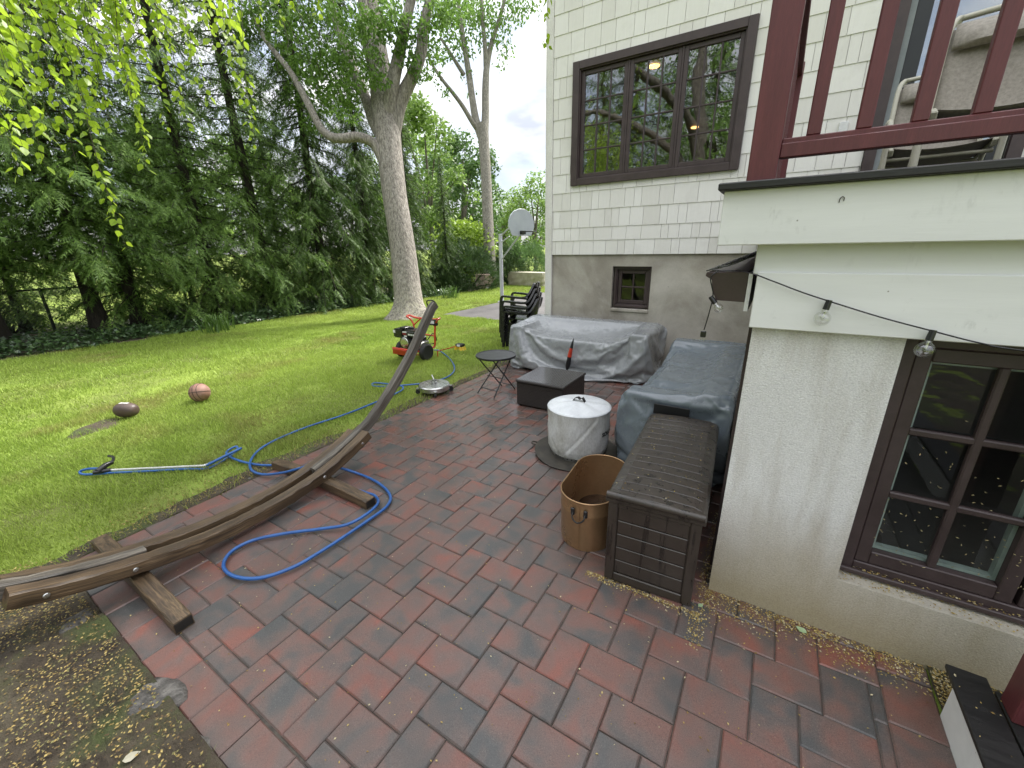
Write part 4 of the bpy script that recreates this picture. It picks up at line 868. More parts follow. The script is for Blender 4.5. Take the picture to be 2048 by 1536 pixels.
m_.v = [(x_*(1+.02*math.sin(3*math.atan2(y_, x_))), y_, z+(.018*max(0, math.sin(math.atan2(y_, x_)*2+.5)) if math.hypot(x_, y_) > .3 and z > .005 else 0)) for x_, y_, z in m_.v]
t_(m_, 'pad', 'mat', smooth=50)
for a in (R(-170), R(-20)): t_(MB().tube(catmull([(.33*math.cos(a-.07), .33*math.sin(a-.07), .014), (.385*math.cos(a-.05), .385*math.sin(a-.05), .02), (.385*math.cos(a+.05), .385*math.sin(a+.05), .02), (.33*math.cos(a+.07), .33*math.sin(a+.07), .014)], 4), .007, 6), 'handle', 'mat', smooth=60)
fp.location.z += .0122

# ---- copper tub
tu = thing('copper_tub', 'oval copper coloured metal tub beside brown storage box', 'tub', at_ground(-.745, 2.11), R(4)); t_ = tb(tu)
def oval(hw, hl, n=64):
    P_ = []
    for k in range(n):
        a = 2*math.pi*k/n; x_, y_ = hw*math.cos(a), hw*math.sin(a); P_.append((x_, y_+(hl-hw)*(1 if math.sin(a) >= 0 else -1)))
    return P_
def rings(specs):
    m_ = MB(); n = 64
    for hw, hl, z in specs: m_.v += [(x_, y_, z) for x_, y_ in oval(hw, hl)]
    for i in range(len(specs)-1):
        for k in range(n): m_.f.append((i*n+k, i*n+(k+1) % n, (i+1)*n+(k+1) % n, (i+1)*n+k))
    return m_, n
m_, n = rings([(.150, .285, .003), (.153, .288, .0), (.155, .29, .012), (.1585, .294, .225), (.161, .2965, .232), (.1585, .294, .239), (.161, .297, .318), (.1575, .2935, .318), (.152, .288, .05), (.148, .283, .02), (.145, .28, .012)])
m_.f.append(tuple(range(n))[::-1]); m_.f.append(tuple(10*n+k for k in range(n))); t_(m_, 'shell', 'copper', smooth=40)
t_(MB().tube([(x_, y_, .320) for x_, y_ in oval(.1605, .2965)+oval(.1605, .2965)[:1]], .0048, 8, False), 'rolled_rim', 'copper', smooth=60)
m_, n = rings([(.147, .282, .022), (.10, .2, .03), (.03, .06, .034)]); m_.f.append(tuple(2*n+k for k in range(n))); t_(m_, 'ash', 'soot')
t_(MB().box(-.0015, .0015, -.2995, -.296, .014, .31), 'seam', 'copper')
for sgn in (-1, 1):
    hd_ = t_(MB().tube(catmull([(-.035, sgn*.305, .262), (-.032, sgn*.325, .235), (0, sgn*.332, .215), (.032, sgn*.325, .235), (.035, sgn*.305, .262)], 6), .0042, 8), 'handle', 'blackmetal', smooth=60)
    for s2 in (-1, 1): t_(MB().box(s2*.037-.011, s2*.037+.011, sgn*.303-.007, sgn*.303+.007, .240, .285), 'lug', 'blackmetal', hd_, bevel=.004)

# ---- brown resin storage box
ang = math.atan2(.07, 1.05); bx_ = thing('storage_box', 'dark brown resin deck storage box with planked lid against stucco wall', 'storage box', at_ground(-.352, 2.245), ang); t_ = tb(bx_)
W2, L2, HB = .216, .545, .50
def body_box(mb): return mb
t_(MB().box(-W2+.012, W2-.012, -L2+.014, L2-.012, .006, HB), 'body', 'resin', bevel=.01)
fpnl = frame_ring(MB(), -W2+.006, W2-.006, .004, HB-.004, .045, -L2+.002, -L2+.0138, .05, .05); fp_ = t_(fpnl, 'front_panel', 'resin', bevel=.004)
for k in range(5):
    za = .058+k*.0785; t_(MB().box(-W2+.055, W2-.055, -L2+.0075, -L2+.0135, za+.0025, za+.076), 'slat', 'resin', fp_, bevel=.003)
for sx_ in (-1, 1):
    sp = t_(frame_ring(MB(), -L2+.016, L2-.014, .004, HB-.004, .05, 0, .012, .05, .05), 'side_panel', 'resin', bevel=.004)
    sp.data.transform(Matrix.Translation((sx_*(W2-.006), 0, 0)) @ Matrix.Rotation(R(90*sx_), 4, 'Z'))
ld = MB(); nsl = 13
prof_x = [(-W2-.008, -.030), (-W2-.008, -.006), (-W2+.004, .012), (-W2+.05, .026), (0, .033), (W2-.05, .026), (W2-.004, .012), (W2+.008, -.006), (W2+.008, -.030)]
lid_ = t_(ld.prism(prof_x, (0, -L2-.006, HB+.001), (1, 0, 0), (0, 0, 1), (0, 1, 0), 2*L2+.012), 'lid', 'resin', bevel=.004)
for k in range(nsl):
    ya = -L2+.035+k*(2*L2-.06)/nsl; yb = ya+(2*L2-.06)/nsl-.007
    t_(MB().prism([(-W2+.012, .0165), (-W2+.05, .030), (0, .0372), (W2-.05, .030), (W2-.012, .0165)], (0, ya, HB+.001), (1, 0, 0), (0, 0, 1), (0, 1, 0), yb-ya), 'plank', 'resin', lid_, bevel=.003)
nose = MB().tube([(-W2-.002, -L2-.002, HB+.012), (W2+.002, -L2-.002, HB+.012)], .018, 12); t_(nose, 'lid_nose', 'resin', lid_, smooth=60)

# ---- stacked black plastic chairs
def plastic_chair(label):
    c = thing('plastic_chair', label, 'chair'); t = tb(c)     # seat faces -x locally; back at +x
    sv_ = MB(); N = 9
    prof = [(-.235, .405), (-.22, .425), (-.12, .415), (.02, .40), (.15, .405), (.20, .44), (.235, .52), (.27, .63), (.30, .74), (.325, .84), (.335, .875)]
    for i, (x_, z) in enumerate(prof):
        f = i/(len(prof)-1); hw = .225 if i < 6 else .235-.05*max(0, (i-8))
        for k in range(N): u_ = -1+2*k/(N-1); sv_.v.append((x_+(.03*(u_*u_) if i < 6 else -.05*u_*u_), u_*hw, z+(.012*u_*u_ if i < 6 else -.07*u_*u_*max(0, i-7)/3)))
    for i in range(len(prof)-1):
        for k in range(N-1): sv_.f.append((i*N+k, i*N+k+1, (i+1)*N+k+1, (i+1)*N+k))
    o = t(sv_, 'seat_shell', 'plasticchair', smooth=60); md = o.modifiers.new('thickness', 'SOLIDIFY'); md.thickness = .006
    for s_ in (-1, 1):
        am = MB(); path = catmull([(-.275, .275*s_, .02), (-.262, .275*s_, .3), (-.25, .275*s_, .55), (-.232, .277*s_, .632), (-.19, .278*s_, .650), (0, .275*s_, .636), (.14, .26*s_, .628), (.22, .24*s_, .66), (.27, .2*s_, .74), (.315, .13*s_, .86)], 4)
        for i, q in enumerate(path):
            f = i/(len(path)-1); hw, hh = (.033, .016)
            tt_ = path[min(i+1, len(path)-1)]-path[max(i-1, 0)]; tt_ = unit(tt_); nn = unit(np.cross((0, 1, 0), tt_))
            for a, b in ((-1, -1), (1, -1), (1, 1), (-1, 1)): am.v.append(tuple(q+np.array([0, 1, 0])*hw*a+nn*hh*b))
        for i in range(len(path)-1):
            for k in range(4): am.f.append((i*4+k, i*4+(k+1) % 4, i*4+4+(k+1) % 4, i*4+4+k))
        am.f += [(3, 2, 1, 0), tuple(len(am.v)-4+k for k in range(4))]
        t(am, 'armrest', 'plasticchair', bevel=.004)
        t(MB().prism([(-.045, 0), (.03, 0), (.075, .40), (-.05, .40)], (-.215, .20*s_ if s_ > 0 else -.206, .012), (1, 0, 0), (-.05, 0, 1), (0, 1, 0), .006), 'leg', 'plasticchair', bevel=.002)
        t(MB().tube([(.27, .235*s_, .012), (.21, .225*s_, .43)], [.022, .028], 8), 'leg', 'plasticchair', smooth=60)
    t(MB().box(-.25, -.235, -.22, .22, .36, .41), 'front_apron', 'plasticchair', bevel=.003)
    return c
c0 = plastic_chair('black plastic armchair at the bottom of the stack by house corner')
names = ['black plastic armchair second from bottom of the stack by house corner', 'black plastic armchair third from bottom of the stack by house corner', 'black plastic armchair on top of the stack by house corner']
cb = at_ground(-3.72, 6.28)
for i in range(4):
    c_ = c0 if i == 0 else copy_tree(c0)
    if i: c_['label'] = names[i-1]
    c_['group'] = 'stacked black plastic chairs'; c_.location = (cb[0]-.022*i, cb[1]+.004*i, cb[2]+.085*i); c_.rotation_euler = (0, 0, R(12))

# ---- basketball hoop
bh = thing('basketball_hoop', 'pale basketball backboard on a white pole beside the driveway', 'basketball hoop', at_ground(-7.8, 11.79)); t_ = tb(bh)
t_(MB().tube([(0, 0, -.05), (0, 0, 2.18)], .062, 16), 'pole', 'polewhite', smooth=60)
t_(MB().lathe([(.15, 0), (.15, .02), (.07, .03)], 20), 'base_plate', 'polewhite')
bn = np.array((.968, -.254, 0)); bn /= np.linalg.norm(bn); br_ = np.array((bn[1], -bn[0], 0)); bcen = np.array((.94, -.25, 2.42))
ol = [(-.55, -.08), (-.40, -.33), (.40, -.33), (.55, -.08), (.54, .08), (.47, .24), (.33, .36), (.12, .43), (0, .44), (-.12, .43), (-.33, .36), (-.47, .24), (-.54, .08)]
t_(MB().prism(ol, bcen, br_, (0, 0, 1), bn, .035), 'backboard', 'board', bevel=.006)
rc = bcen+bn*.33+np.array((0, 0, -.22)); t_(MB().tube(circ(rc, (0, 0, 1), .225, 32), .009, 8, False), 'rim', 'blackmetal', smooth=60); t_(MB().obox(bcen+bn*.075+np.array((0, 0, -.24)), br_, bn, (0, 0, 1), .09, .04, .05), 'rim_bracket', 'blackmetal')
for a, b in (((0, 0, 2.10), bcen+br_*.25+np.array((0, 0, .05))), ((0, 0, 1.35), bcen+np.array((0, 0, -.25))), ((0, 0, 1.9), bcen*.45+np.array((0, 0, 1.0)))): t_(MB().tube([a, b], .022, 8), 'strut', 'polewhite', smooth=60)

# ---- covered crates far behind
def tarp(name, label, c, w_, d_, h_, m, rz):
    t0 = thing(name, label, 'covered box', at_ground(*c), rz); mb = MB(); nx_, nz_ = 40, 16
    ringp = []
    for k in range(120):
        f = k/120*4; s_ = int(f); u_ = f-s_; P4 = [(-w_/2, -d_/2), (w_/2, -d_/2), (w_/2, d_/2), (-w_/2, d_/2)]; a, b = P4[s_], P4[(s_+1) % 4]; ringp.append((a[0]+(b[0]-a[0])*u_, a[1]+(b[1]-a[1])*u_))
    for j in range(nz_+1):
        z = h_*(1-j/nz_)
        for k, (x_, y_) in enumerate(ringp):
            f = j/nz_; sw_ = 1+.05*f+.05*(f+.15)*math.sin(k*.9+j*.25)+.03*math.sin(k*.37+j*.9)*f; dz = .10*math.sin(k/120*2*math.pi*2)*f; mb.v.append((x_*sw_, y_*sw_, max(.0, z+dz*(1-f))))
    for j in range(nz_):
        for k in range(120): mb.f.append((j*120+k, j*120+(k+1) % 120, (j+1)*120+(k+1) % 120, (j+1)*120+k))
    mb.f.append(tuple(range(120))); t = mb.build('tarpaulin', m, t0, smooth=40)
    MB().box(-w_/2+.03, w_/2-.03, -d_/2+.03, d_/2-.03, 0, h_-.03).build('crate', 'plastic', t0); return t0
tarp('covered_crate', 'pleated beige tarpaulin over a long box behind the basketball hoop', (-10.1, 17.75), 2.1, .7, .62, 'tarpbeige', R(-10))
tarp('covered_crate', 'small pink tarpaulin bundle under the round yew bush', (-11.75, 16.4), .9, .6, .62, 'tarppink', R(-25))

# ================================================================== COVERED SOFAS (draped by a small cloth relaxation)
def drape(root, name, x0, x1, y0, y1, h, boxes, m, res=.045, slack=1.045, steps=45, seed=0, slit=None, grow=1.02, bend=1.2):
    rs = np.random.RandomState(seed); nx_, ny_ = int((x1-x0)/res)+1, int((y1-y0)/res)+1; nz_ = int(h/res)
    X = np.linspace(x0, x1, nx_); Y = np.linspace(y0, y1, ny_); V = [(a, b, h) for a in X for b in Y]; gi = lambda i, j: i*ny_+j
    Q = [(gi(i, j), gi(i+1, j), gi(i+1, j+1), gi(i, j+1)) for i in range(nx_-1) for j in range(ny_-1)]
    loop = [gi(i, 0) for i in range(nx_-1)]+[gi(nx_-1, j) for j in range(ny_-1)]+[gi(i, ny_-1) for i in range(nx_-1, 0, -1)]+[gi(0, j) for j in range(ny_-1, 0, -1)]
    prev = loop; cut = set()
    for r in range(1, nz_+1):
        z = h*(1-r/nz_); cur = []
        for q in loop: a = V[q]; cur.append(len(V)); V.append((a[0], a[1], z))
        for k in range(len(loop)):
            k2 = (k+1) % len(loop); Q.append((prev[k2], prev[k], cur[k], cur[k2]))
            if slit and abs(V[loop[k]][0]-slit[0]) < res*.55 and abs(V[loop[k]][1]-y0) < .01 and slit[1] <= r <= slit[2]: cut.add(len(Q)-1)
        prev = cur
    V = np.array(V); Qn = [q for i, q in enumerate(Q) if i not in cut]; V += rs.normal(0, .0025, V.shape)
    V[:, :2] = np.array([(x0+x1)/2, (y0+y1)/2])+(V[:, :2]-np.array([(x0+x1)/2, (y0+y1)/2]))*grow
    me = bpy.data.meshes.new(name); me.from_pydata([tuple(map(float, p)) for p in V], [], Qn); me.update()
    ob = bpy.data.objects.new(name, me); COL.objects.link(ob); tmp = []
    gb2 = MB(); gb2.v = [(x, y, float(gz(x, y))-d_) for d_ in (.3, 0) for x, y in ((x0-1, y0-1), (x1+1, y0-1), (x1+1, y1+1), (x0-1, y1+1))]; gb2.f = [(3, 2, 1, 0), (4, 5, 6, 7), (0, 1, 5, 4), (1, 2, 6, 5), (2, 3, 7, 6), (3, 0, 4, 7)]
    for mbx in [gb2]+[MB().box(*b) for b in boxes]:
        c_ = bpy.data.objects.new('collider', mbx.mesh('collider', .012)); COL.objects.link(c_); cm = c_.modifiers.new('collision', 'COLLISION'); c_.collision.thickness_outer = .006; c_.collision.cloth_friction = 12; tmp.append(c_)
    cl_ = ob.modifiers.new('cloth', 'CLOTH'); st_ = cl_.settings; st_.quality = 5; st_.mass = .35; st_.tension_stiffness = 60; st_.compression_stiffness = 60; st_.shear_stiffness = 25; st_.bending_stiffness = bend; st_.air_damping = 2.5
    st_.tension_damping = 12; st_.compression_damping = 12; st_.shear_damping = 8; st_.bending_damping = .8
    cs_ = cl_.collision_settings; cs_.collision_quality = 2; cs_.distance_min = .006; cs_.use_self_collision = False
    cl_.point_cache.frame_start = 1; cl_.point_cache.frame_end = steps; S.frame_start = 1; S.frame_end = steps
    for f_ in range(1, steps+1): S.frame_set(f_)
    dg = bpy.context.evaluated_depsgraph_get(); me2 = bpy.data.meshes.new_from_object(ob.evaluated_get(dg)); S.frame_set(1)
    for c_ in tmp: bpy.data.objects.remove(c_)
    bpy.data.objects.remove(ob); S.frame_end = 1
    me2.name = name; me2.transform(Matrix.Translation(-root.location)); me2.shade_smooth()
    o = link(name, me2, m, root); sd_ = o.modifiers.new('smooth', 'SUBSURF'); sd_.levels = 1; sd_.render_levels = 1; return o
s1 = thing('covered_sofa', 'long garden sofa under a shiny grey tarpaulin cover by the house wall', 'covered sofa', at_ground(-2.18, 5.35))
def s1b(mb, name, m, parent=None, **k): o = mb.build(name, m, parent or s1, **k); lift(o, *(-s1.location)); return o
SB = [(-3.12, -1.24, 4.97, 5.74, -.1, .40), (-3.12, -1.24, 5.52, 5.74, -.1, .625), (-3.14, -2.95, 4.96, 5.74, -.1, .575), (-1.40, -1.20, 4.96, 5.74, -.1, .60), (-2.9, -1.5, 4.98, 5.1, -.1, .44)]
drape(s1, 'cover', -3.165, -1.175, 4.93, 5.775, .70, SB, 'cover', .029, 1.05, 48, 2, None, 1.06, .6)
sf = s1b(MB().box(-3.08, -1.28, 5.05, 5.68, .06, .34), 'sofa_base', 'weave', bevel=.01); s1b(MB().box(-3.08, -1.28, 5.56, 5.70, .345, .58), 'sofa_back', 'weave', bevel=.02)
s1b(MB().box(-3.08, -2.98, 5.03, 5.55, .345, .53), 'sofa_arm', 'weave', bevel=.01); s1b(MB().box(-1.37, -1.27, 5.03, 5.55, .345, .55), 'sofa_arm', 'weave', bevel=.01)
sk = s1b(MB().tube([(-2.205, 4.872, .055), (-2.19, 4.868, .12), (-2.165, 4.872, .28), (-2.14, 4.880, .42), (-2.125, 4.89, .50)], [.012, .032, .027, .016, .004], 10), 'strap', 'ink', smooth=60)  # not a strap: black shape stands in for the shade inside the cover's slit
s1b(MB().tube([(-2.170, 4.8705, .25), (-2.163, 4.872, .29), (-2.149, 4.8755, .37)], [.0292, .0275, .0215], 12), 'red_band', 'red', sk, smooth=60)
s2 = thing('covered_loveseat', 'garden seat under a slate grey tarpaulin cover behind storage box', 'covered sofa', at_ground(-.47, 3.8))
def s2b(mb, name, m, parent=None, **k): o = mb.build(name, m, parent or s2, **k); lift(o, *(-s2.location)); return o
SB2 = [(-.82, -.12, 2.90, 4.72, -.1, .50), (-.30, -.12, 2.92, 4.72, -.1, .665), (-.82, -.12, 2.90, 3.06, -.1, .61), (-.82, -.12, 4.55, 4.72, -.1, .66), (-.72, -.28, 3.25, 3.75, -.1, .60), (-.75, -.28, 3.9, 4.4, -.1, .585)]
drape(s2, 'cover', -.850, -.085, 2.87, 4.75, .72, SB2, 'cover2', .029, 1.045, 48, 5, None, 1.055, .6)
s2b(MB().box(-.78, -.16, 2.95, 4.68, .06, .50), 'seat_base', 'weave', bevel=.01); s2b(MB().box(-.33, -.18, 2.98, 4.66, .5005, .60), 'seat_back', 'weave', bevel=.02)
s2b(MB().box(-.60, -.36, 2.838, 2.846, .50, .575), 'cover_label', 'ink', bevel=.002)

# ---- beige sling chairs stacked on the deck
def sling_chair(label):
    c = thing('sling_chair', label, 'chair'); t = tb(c)     # faces -y locally
    for s_ in (-1, 1):
        rail = catmull([(.27*s_, -.26, .40), (.28*s_, -.20, .425), (.28*s_, .0, .40), (.28*s_, .17, .385), (.28*s_, .25, .43), (.28*s_, .31, .60), (.28*s_, .36, .82), (.275*s_, .42, 1.0), (.24*s_, .46, 1.06)], 5)
        m_ = MB()
        for i, q in enumerate(rail):
            tt_ = unit(rail[min(i+1, len(rail)-1)]-rail[max(i-1, 0)]); nn = unit(np.cross((1, 0, 0), tt_))
            for a, b in ((-1, -1), (1, -1), (1, 1), (-1, 1)): m_.v.append(tuple(q+np.array([1, 0, 0])*.016*a+nn*.026*b))
        for i in range(len(rail)-1):
            for k in range(4): m_.f.append((i*4+k, i*4+(k+1) % 4, i*4+4+(k+1) % 4, i*4+4+k))
        m_.f += [(3, 2, 1, 0), tuple(len(m_.v)-4+k for k in range(4))]; t(m_, 'side_rail', 'beige', bevel=.006)
        t(MB().tube(catmull([(.30*s_, -.30, .0), (.305*s_, -.27, .35), (.31*s_, -.24, .58), (.315*s_, -.15, .645), (.315*s_, .1, .65), (.30*s_, .30, .62)], 5), .019, 8), 'arm', 'beige', smooth=60)
        t(MB().tube([(.30*s_, .34, .0), (.295*s_, .2, .30), (.285*s_, .05, .40)], .018, 8), 'leg', 'beige', smooth=60)
    m_ = MB(); pr_ = catmull([(0, -.24, .435), (0, 0, .405), (0, .17, .372), (0, .25, .43), (0, .31, .62), (0, .36, .83), (0, .41, .99)], 4); N = 9
    for q in pr_:
        for k in range(N): u_ = -1+2*k/(N-1); m_.v.append((u_*.265, q[1]+.025*(1-u_*u_)*(1 if q[2] > .5 else 0), q[2]-.03*(1-u_*u_)*(1 if q[2] < .5 else 0)))
    for i in range(len(pr_)-1):
        for k in range(N-1): m_.f.append((i*N+k, i*N+k+1, (i+1)*N+k+1, (i+1)*N+k))
    o = t(m_, 'sling', 'sling', smooth=60); md = o.modifiers.new('t', 'SOLIDIFY'); md.thickness = .004
    m_ = MB()
    for i, (yy, zz, th) in enumerate(((.335, .86, .006), (.335, .89, .04), (.36, .95, .045), (.39, 1.0, .03), (.405, 1.02, .006))):
        for k in range(N): u_ = -1+2*k/(N-1); m_.v.append((u_*.25, yy-th*(1-u_**4)+.01, zz))
    for i in range(4):
        for k in range(N-1): m_.f.append((i*N+k, i*N+k+1, (i+1)*N+k+1, (i+1)*N+k))
    o = t(m_, 'head_pillow', 'sling', smooth=60); md = o.modifiers.new('t', 'SOLIDIFY'); md.thickness = .01
    t(MB().tube(catmull([(-.24, .46, 1.06), (0, .475, 1.075), (.24, .46, 1.06)], 4), .017, 8), 'top_bar', 'beige', smooth=60)
    for yy, zz in ((-.2, .36), (.22, .36)): t(MB().tube([(-.285, yy, zz), (.285, yy, zz)], .014, 8), 'cross_bar', 'beige', smooth=60)
    return c
q0 = sling_chair('beige sling patio chair farthest back on the deck by the door')
for i, lb in enumerate((None, 'beige sling patio chair nearest behind the burgundy balusters', 'beige sling patio chair at the right photo edge on the deck')):
    c_ = q0 if i == 0 else copy_tree(q0)
    if lb: c_['label'] = lb
    c_['group'] = 'beige sling chairs on the deck'; c_.location = ((.80, 4.30, 1.8595), (.80, 3.22, 1.8595), (1.42, 3.5, 1.8595))[i]; c_.rotation_euler = (0, 0, (R(-4), R(-8), R(-16))[i]); c_.scale = (.9, .9, .88)

# ================================================================== VEGETATION
def spray_unit(n=8, seed=0):                      # flat drooping evergreen spray, axis +x
    T = []; q_ = np.random.RandomState(seed)
    cur = lambda x, y: (x, y, -.30*x*x-.12*abs(y))
    for i in range(n):
        t = .06+.90*(i+q_.uniform(-.3, .3))/(n-1); l = (.40*(1-.72*t)+.04)*q_.uniform(.55, 1.2)
        for s_ in (-1, 1):
            a = R(q_.uniform(22, 58)); tx, ty = t+l*math.cos(a), s_*l*math.sin(a)
            T.append((cur(t-.045, 0), cur(t+.05, 0), cur(tx, ty)))
            mx_, my_ = t+.5*l*math.cos(a), s_*.5*l*math.sin(a)
            T.append((cur(mx_-.02, my_), cur(mx_+.04, my_*1.05), cur(mx_+.16*(1-t*.5)+.02, my_+s_*.01)))
    T.append((cur(.85, -.025), cur(.85, .025), cur(1.1, 0))); return np.array(T)
SPR = [spray_unit(7, k) for k in range(4)]
def frames(dirs, roll, rs):
    x = unit(dirs); z = np.tile([0, 0, 1.], (len(x), 1)); y = unit(np.cross(z, x)); zz = np.cross(x, y); c, s_ = np.cos(roll)[:, None], np.sin(roll)[:, None]
    y2 = y*c+zz*s_; z2 = np.cross(x, y2); return np.stack([x, y2, z2], -1)          # columns
def stamp(unit_tris, pos, fr, sc):
    V = np.einsum('nij,tkj->ntki', fr, unit_tris)*sc[:, None, None, None]+pos[:, None, None, :]; return V.reshape(-1, 3)
def tri_obj(name, V, m, parent): return np_mesh(name, V, np.arange(len(V)).reshape(-1, 3), m, parent)

def conifer(name, label, H, rmax, seed, m, droop=.5, base=1.0, spr=(.34, .6), dens=13, nb=150, trunk_r=.19, low=.55):
    rs = np.random.RandomState(seed); root = thing(name, label, 'evergreen tree')
    ph = rs.uniform(0, 6); tp = [(.10*math.sin(ph+z*.5)*z/H, .10*math.cos(ph*1.3+z*.4)*z/H, z) for z in np.linspace(-.15, H, 14)]
    tk = MB().tube(tp, [trunk_r*(1.5 if i == 0 else 1.0)*(1-.9*i/13) for i in range(14)], 12).build('trunk', 'darkbark', root, smooth=60)
    pos, dr, sc = [], [], []; br = MB()
    for i in range(nb):
        f = (i+rs.uniform(0, 1))/nb; z = base+(H-base)*f**1.08; az = i*2.39996+rs.uniform(-.4, .4)
        prof = (low+(1-low)*min(1, f/.16))*(1-f**1.5)+.08; Lb = rmax*prof*rs.uniform(.65, 1.12)
        d = np.array([math.cos(az), math.sin(az), 0]); n = max(3, int(Lb*dens)); up = .30*(f-.1)
        ts = np.sort(rs.uniform(.05, 1, n)); P_ = np.outer(ts*Lb, d); P_[:, 2] = z+Lb*(up*ts-droop*ts**2*.9+.18*ts**4)
        br.tube([(0, 0, z), tuple(d*Lb*.5+[0, 0, z+Lb*(up*.5-droop*.22)]), tuple(d*Lb*.95+[0, 0, z+Lb*(up-droop*.65)])], [.022, .013, .005], 5, False)
        side = rs.normal(0, .85, n); dd = np.stack([np.cos(az+side), np.sin(az+side), rs.uniform(-.75, .1, n)-droop*.45], 1)
        pos.append(P_+rs.normal(0, .07, P_.shape)); dr.append(dd); sc.append(rs.uniform(*spr, n)*(1-.35*f))
    pos, dr, sc = np.concatenate(pos), np.concatenate(dr), np.concatenate(sc)
    fr4 = frames(dr, rs.normal(0, .6, len(pos)), rs); V = np.concatenate([stamp(SPR[k], pos[k::4], fr4[k::4], sc[k::4]) for k in range(4)]); tri_obj('crown', V, m, root); br.build('branches', 'darkbark', root, smooth=60)['kind'] = 'stuff'; return root
def place(o, x, y, rz=0, sc=1.0, label=None, group=None, dz=0.0):
    o.location = (x, y, float(gz(x, y))+dz); o.rotation_euler = (0, 0, rz); o.scale = (sc, sc, sc)
    if label: o['label'] = label
    if group: o['group'] = group
    return o
# lower hedge trees with layered light green tips (left) and drooping dark trees (centre)
cA = conifer('evergreen_tree', 'x', 13.5, 2.5, 11, 'conifer', .40, 1.95, (.25, .50), 24, 175, .17, .85)
cB = conifer('evergreen_tree', 'x', 14.5, 2.3, 12, 'conifer', .55, .6, (.25, .48), 24, 175, .17, .9)
cC = conifer('evergreen_tree', 'x', 13.0, 2.0, 13, 'conifer2', .95, .9, (.26, .50), 27, 180, .16, .9)
used = set()
def tree_inst(proto, x, y, rz, sc, label, group):
    o = proto if id(proto) not in used else copy_tree(proto); used.add(id(proto)); return place(o, x, y, rz, sc, label, group, -.05)
HG = 'tall evergreens in the hedge row'
row = [(cA, -14.9, -.6, .3, 1.0, 'leftmost tall evergreen tree of the hedge, cut by the photo edge'), (cA, -15.0, 1.6, 1.1, .96, 'tall evergreen tree just left of the chain-link fence post'),
       (cA, -14.6, 3.25, 2.6, 1.04, 'tall layered evergreen tree with bare dark trunk right of fence post'), (cB, -14.7, 4.1, 4.0, 1.0, 'tall layered evergreen tree with ivy at its trunk, second right of fence post'),
       (cB, -14.3, 5.9, 5.2, .98, 'tall layered evergreen tree behind the clump of strap leaves'), (cB, -14.4, 7.6, .6, 1.03, 'tall layered evergreen tree left of the dark drooping ones'),
       (cC, -13.6, 9.2, 1.9, 1.05, 'dark drooping evergreen tree left of the grey trunk'), (cC, -13.3, 11.0, 3.4, .92, 'dark drooping evergreen tree directly behind the grey trunk'),
       (cC, -12.9, 12.9, 5.0, .60, 'dark drooping evergreen tree right of the grey trunk'), (cC, -12.4, 14.4, .9, .42, 'rightmost dark drooping evergreen tree at the hedge end')]
for p, x, y, rz, s_, lb in row: tree_inst(p, x, y, rz, s_, lb, HG)
for i, (p, x, y, rz, s_) in enumerate([(cB, -17.6, 2.4, 2.2, .62), (cA, -17.8, 6.6, 1.0, .6), (cB, -17.2, 9.8, 3.3, .7)]):
    tree_inst(p, x, y, rz, s_, ['lower evergreen tree of a second row behind the fence post', 'lower evergreen tree of a second row glimpsed between hedge trunks', 'lower evergreen tree of a second row behind the dark drooping ones'][i], 'evergreens behind the hedge')
for i, (p, x, y, rz, s_) in enumerate([(cA, -12.5, -9.5, 2.0, 1.0), (cB, -9.0, -11.5, 4.0, 1.05), (cA, -5.5, -13, 1.0, 1.0), (cB, -1.5, -14, 3.0, 1.0), (cB, -15.5, -5.5, .2, 1.0), (cA, -7.2, -11.0, 5.0, 1.1), (cA, -3.6, -12.0, .4, 1.1), (cB, -10.8, -10.0, 2.4, 1.1)]):
    tree_inst(p, x, y, rz, s_, ['evergreen tree behind the viewer, mirrored far left in the big window', 'evergreen tree behind the viewer, mirrored in the left sash', 'evergreen tree behind the viewer, mirrored in the middle sash', 'evergreen tree behind the viewer, mirrored in the right sash', 'evergreen tree behind the viewer at left, out of sight', 'evergreen tree behind the viewer, mirrored between left and middle sash', 'evergreen tree behind the viewer, mirrored between middle and right sash', 'evergreen tree behind the viewer, mirrored at left frame of the window'][i], 'evergreens mirrored in the window')

def leaf_tris(fold=.18):                  # pointed leaf, axis +x, unit length
    return np.array([[(0, 0, 0), (.42, .30, -fold*.3), (1, 0, -.12)], [(0, 0, 0), (1, 0, -.12), (.42, -.30, -fold*.3)]])
LEAF = leaf_tris()
def rand_dirs(n, rs, down=.5): d = rs.normal(0, 1, (n, 3)); d[:, 2] = d[:, 2]*.6-down; return d
def leaf_cloud(clumps, per, size, rs, down=.5, flat=.75):
    P_ = []; 
    for (c, r) in clumps:
        n = max(8, int(per*(r/.6)**2)); q = unit(rs.normal(0, 1, (n, 3)))*(rs.uniform(.15, 1, (n, 1))**.55)*r; q[:, 2] *= flat; sub = np.round(q/(r*.42))*(r*.42); q = sub+(q-sub)*.72; P_.append(q+np.array(c))
    P_ = np.concatenate(P_); n = len(P_); return stamp(LEAF, P_, frames(rand_dirs(n, rs, down), rs.uniform(-1, 1, n), rs), rs.uniform(.7, 1.25, n)*size)

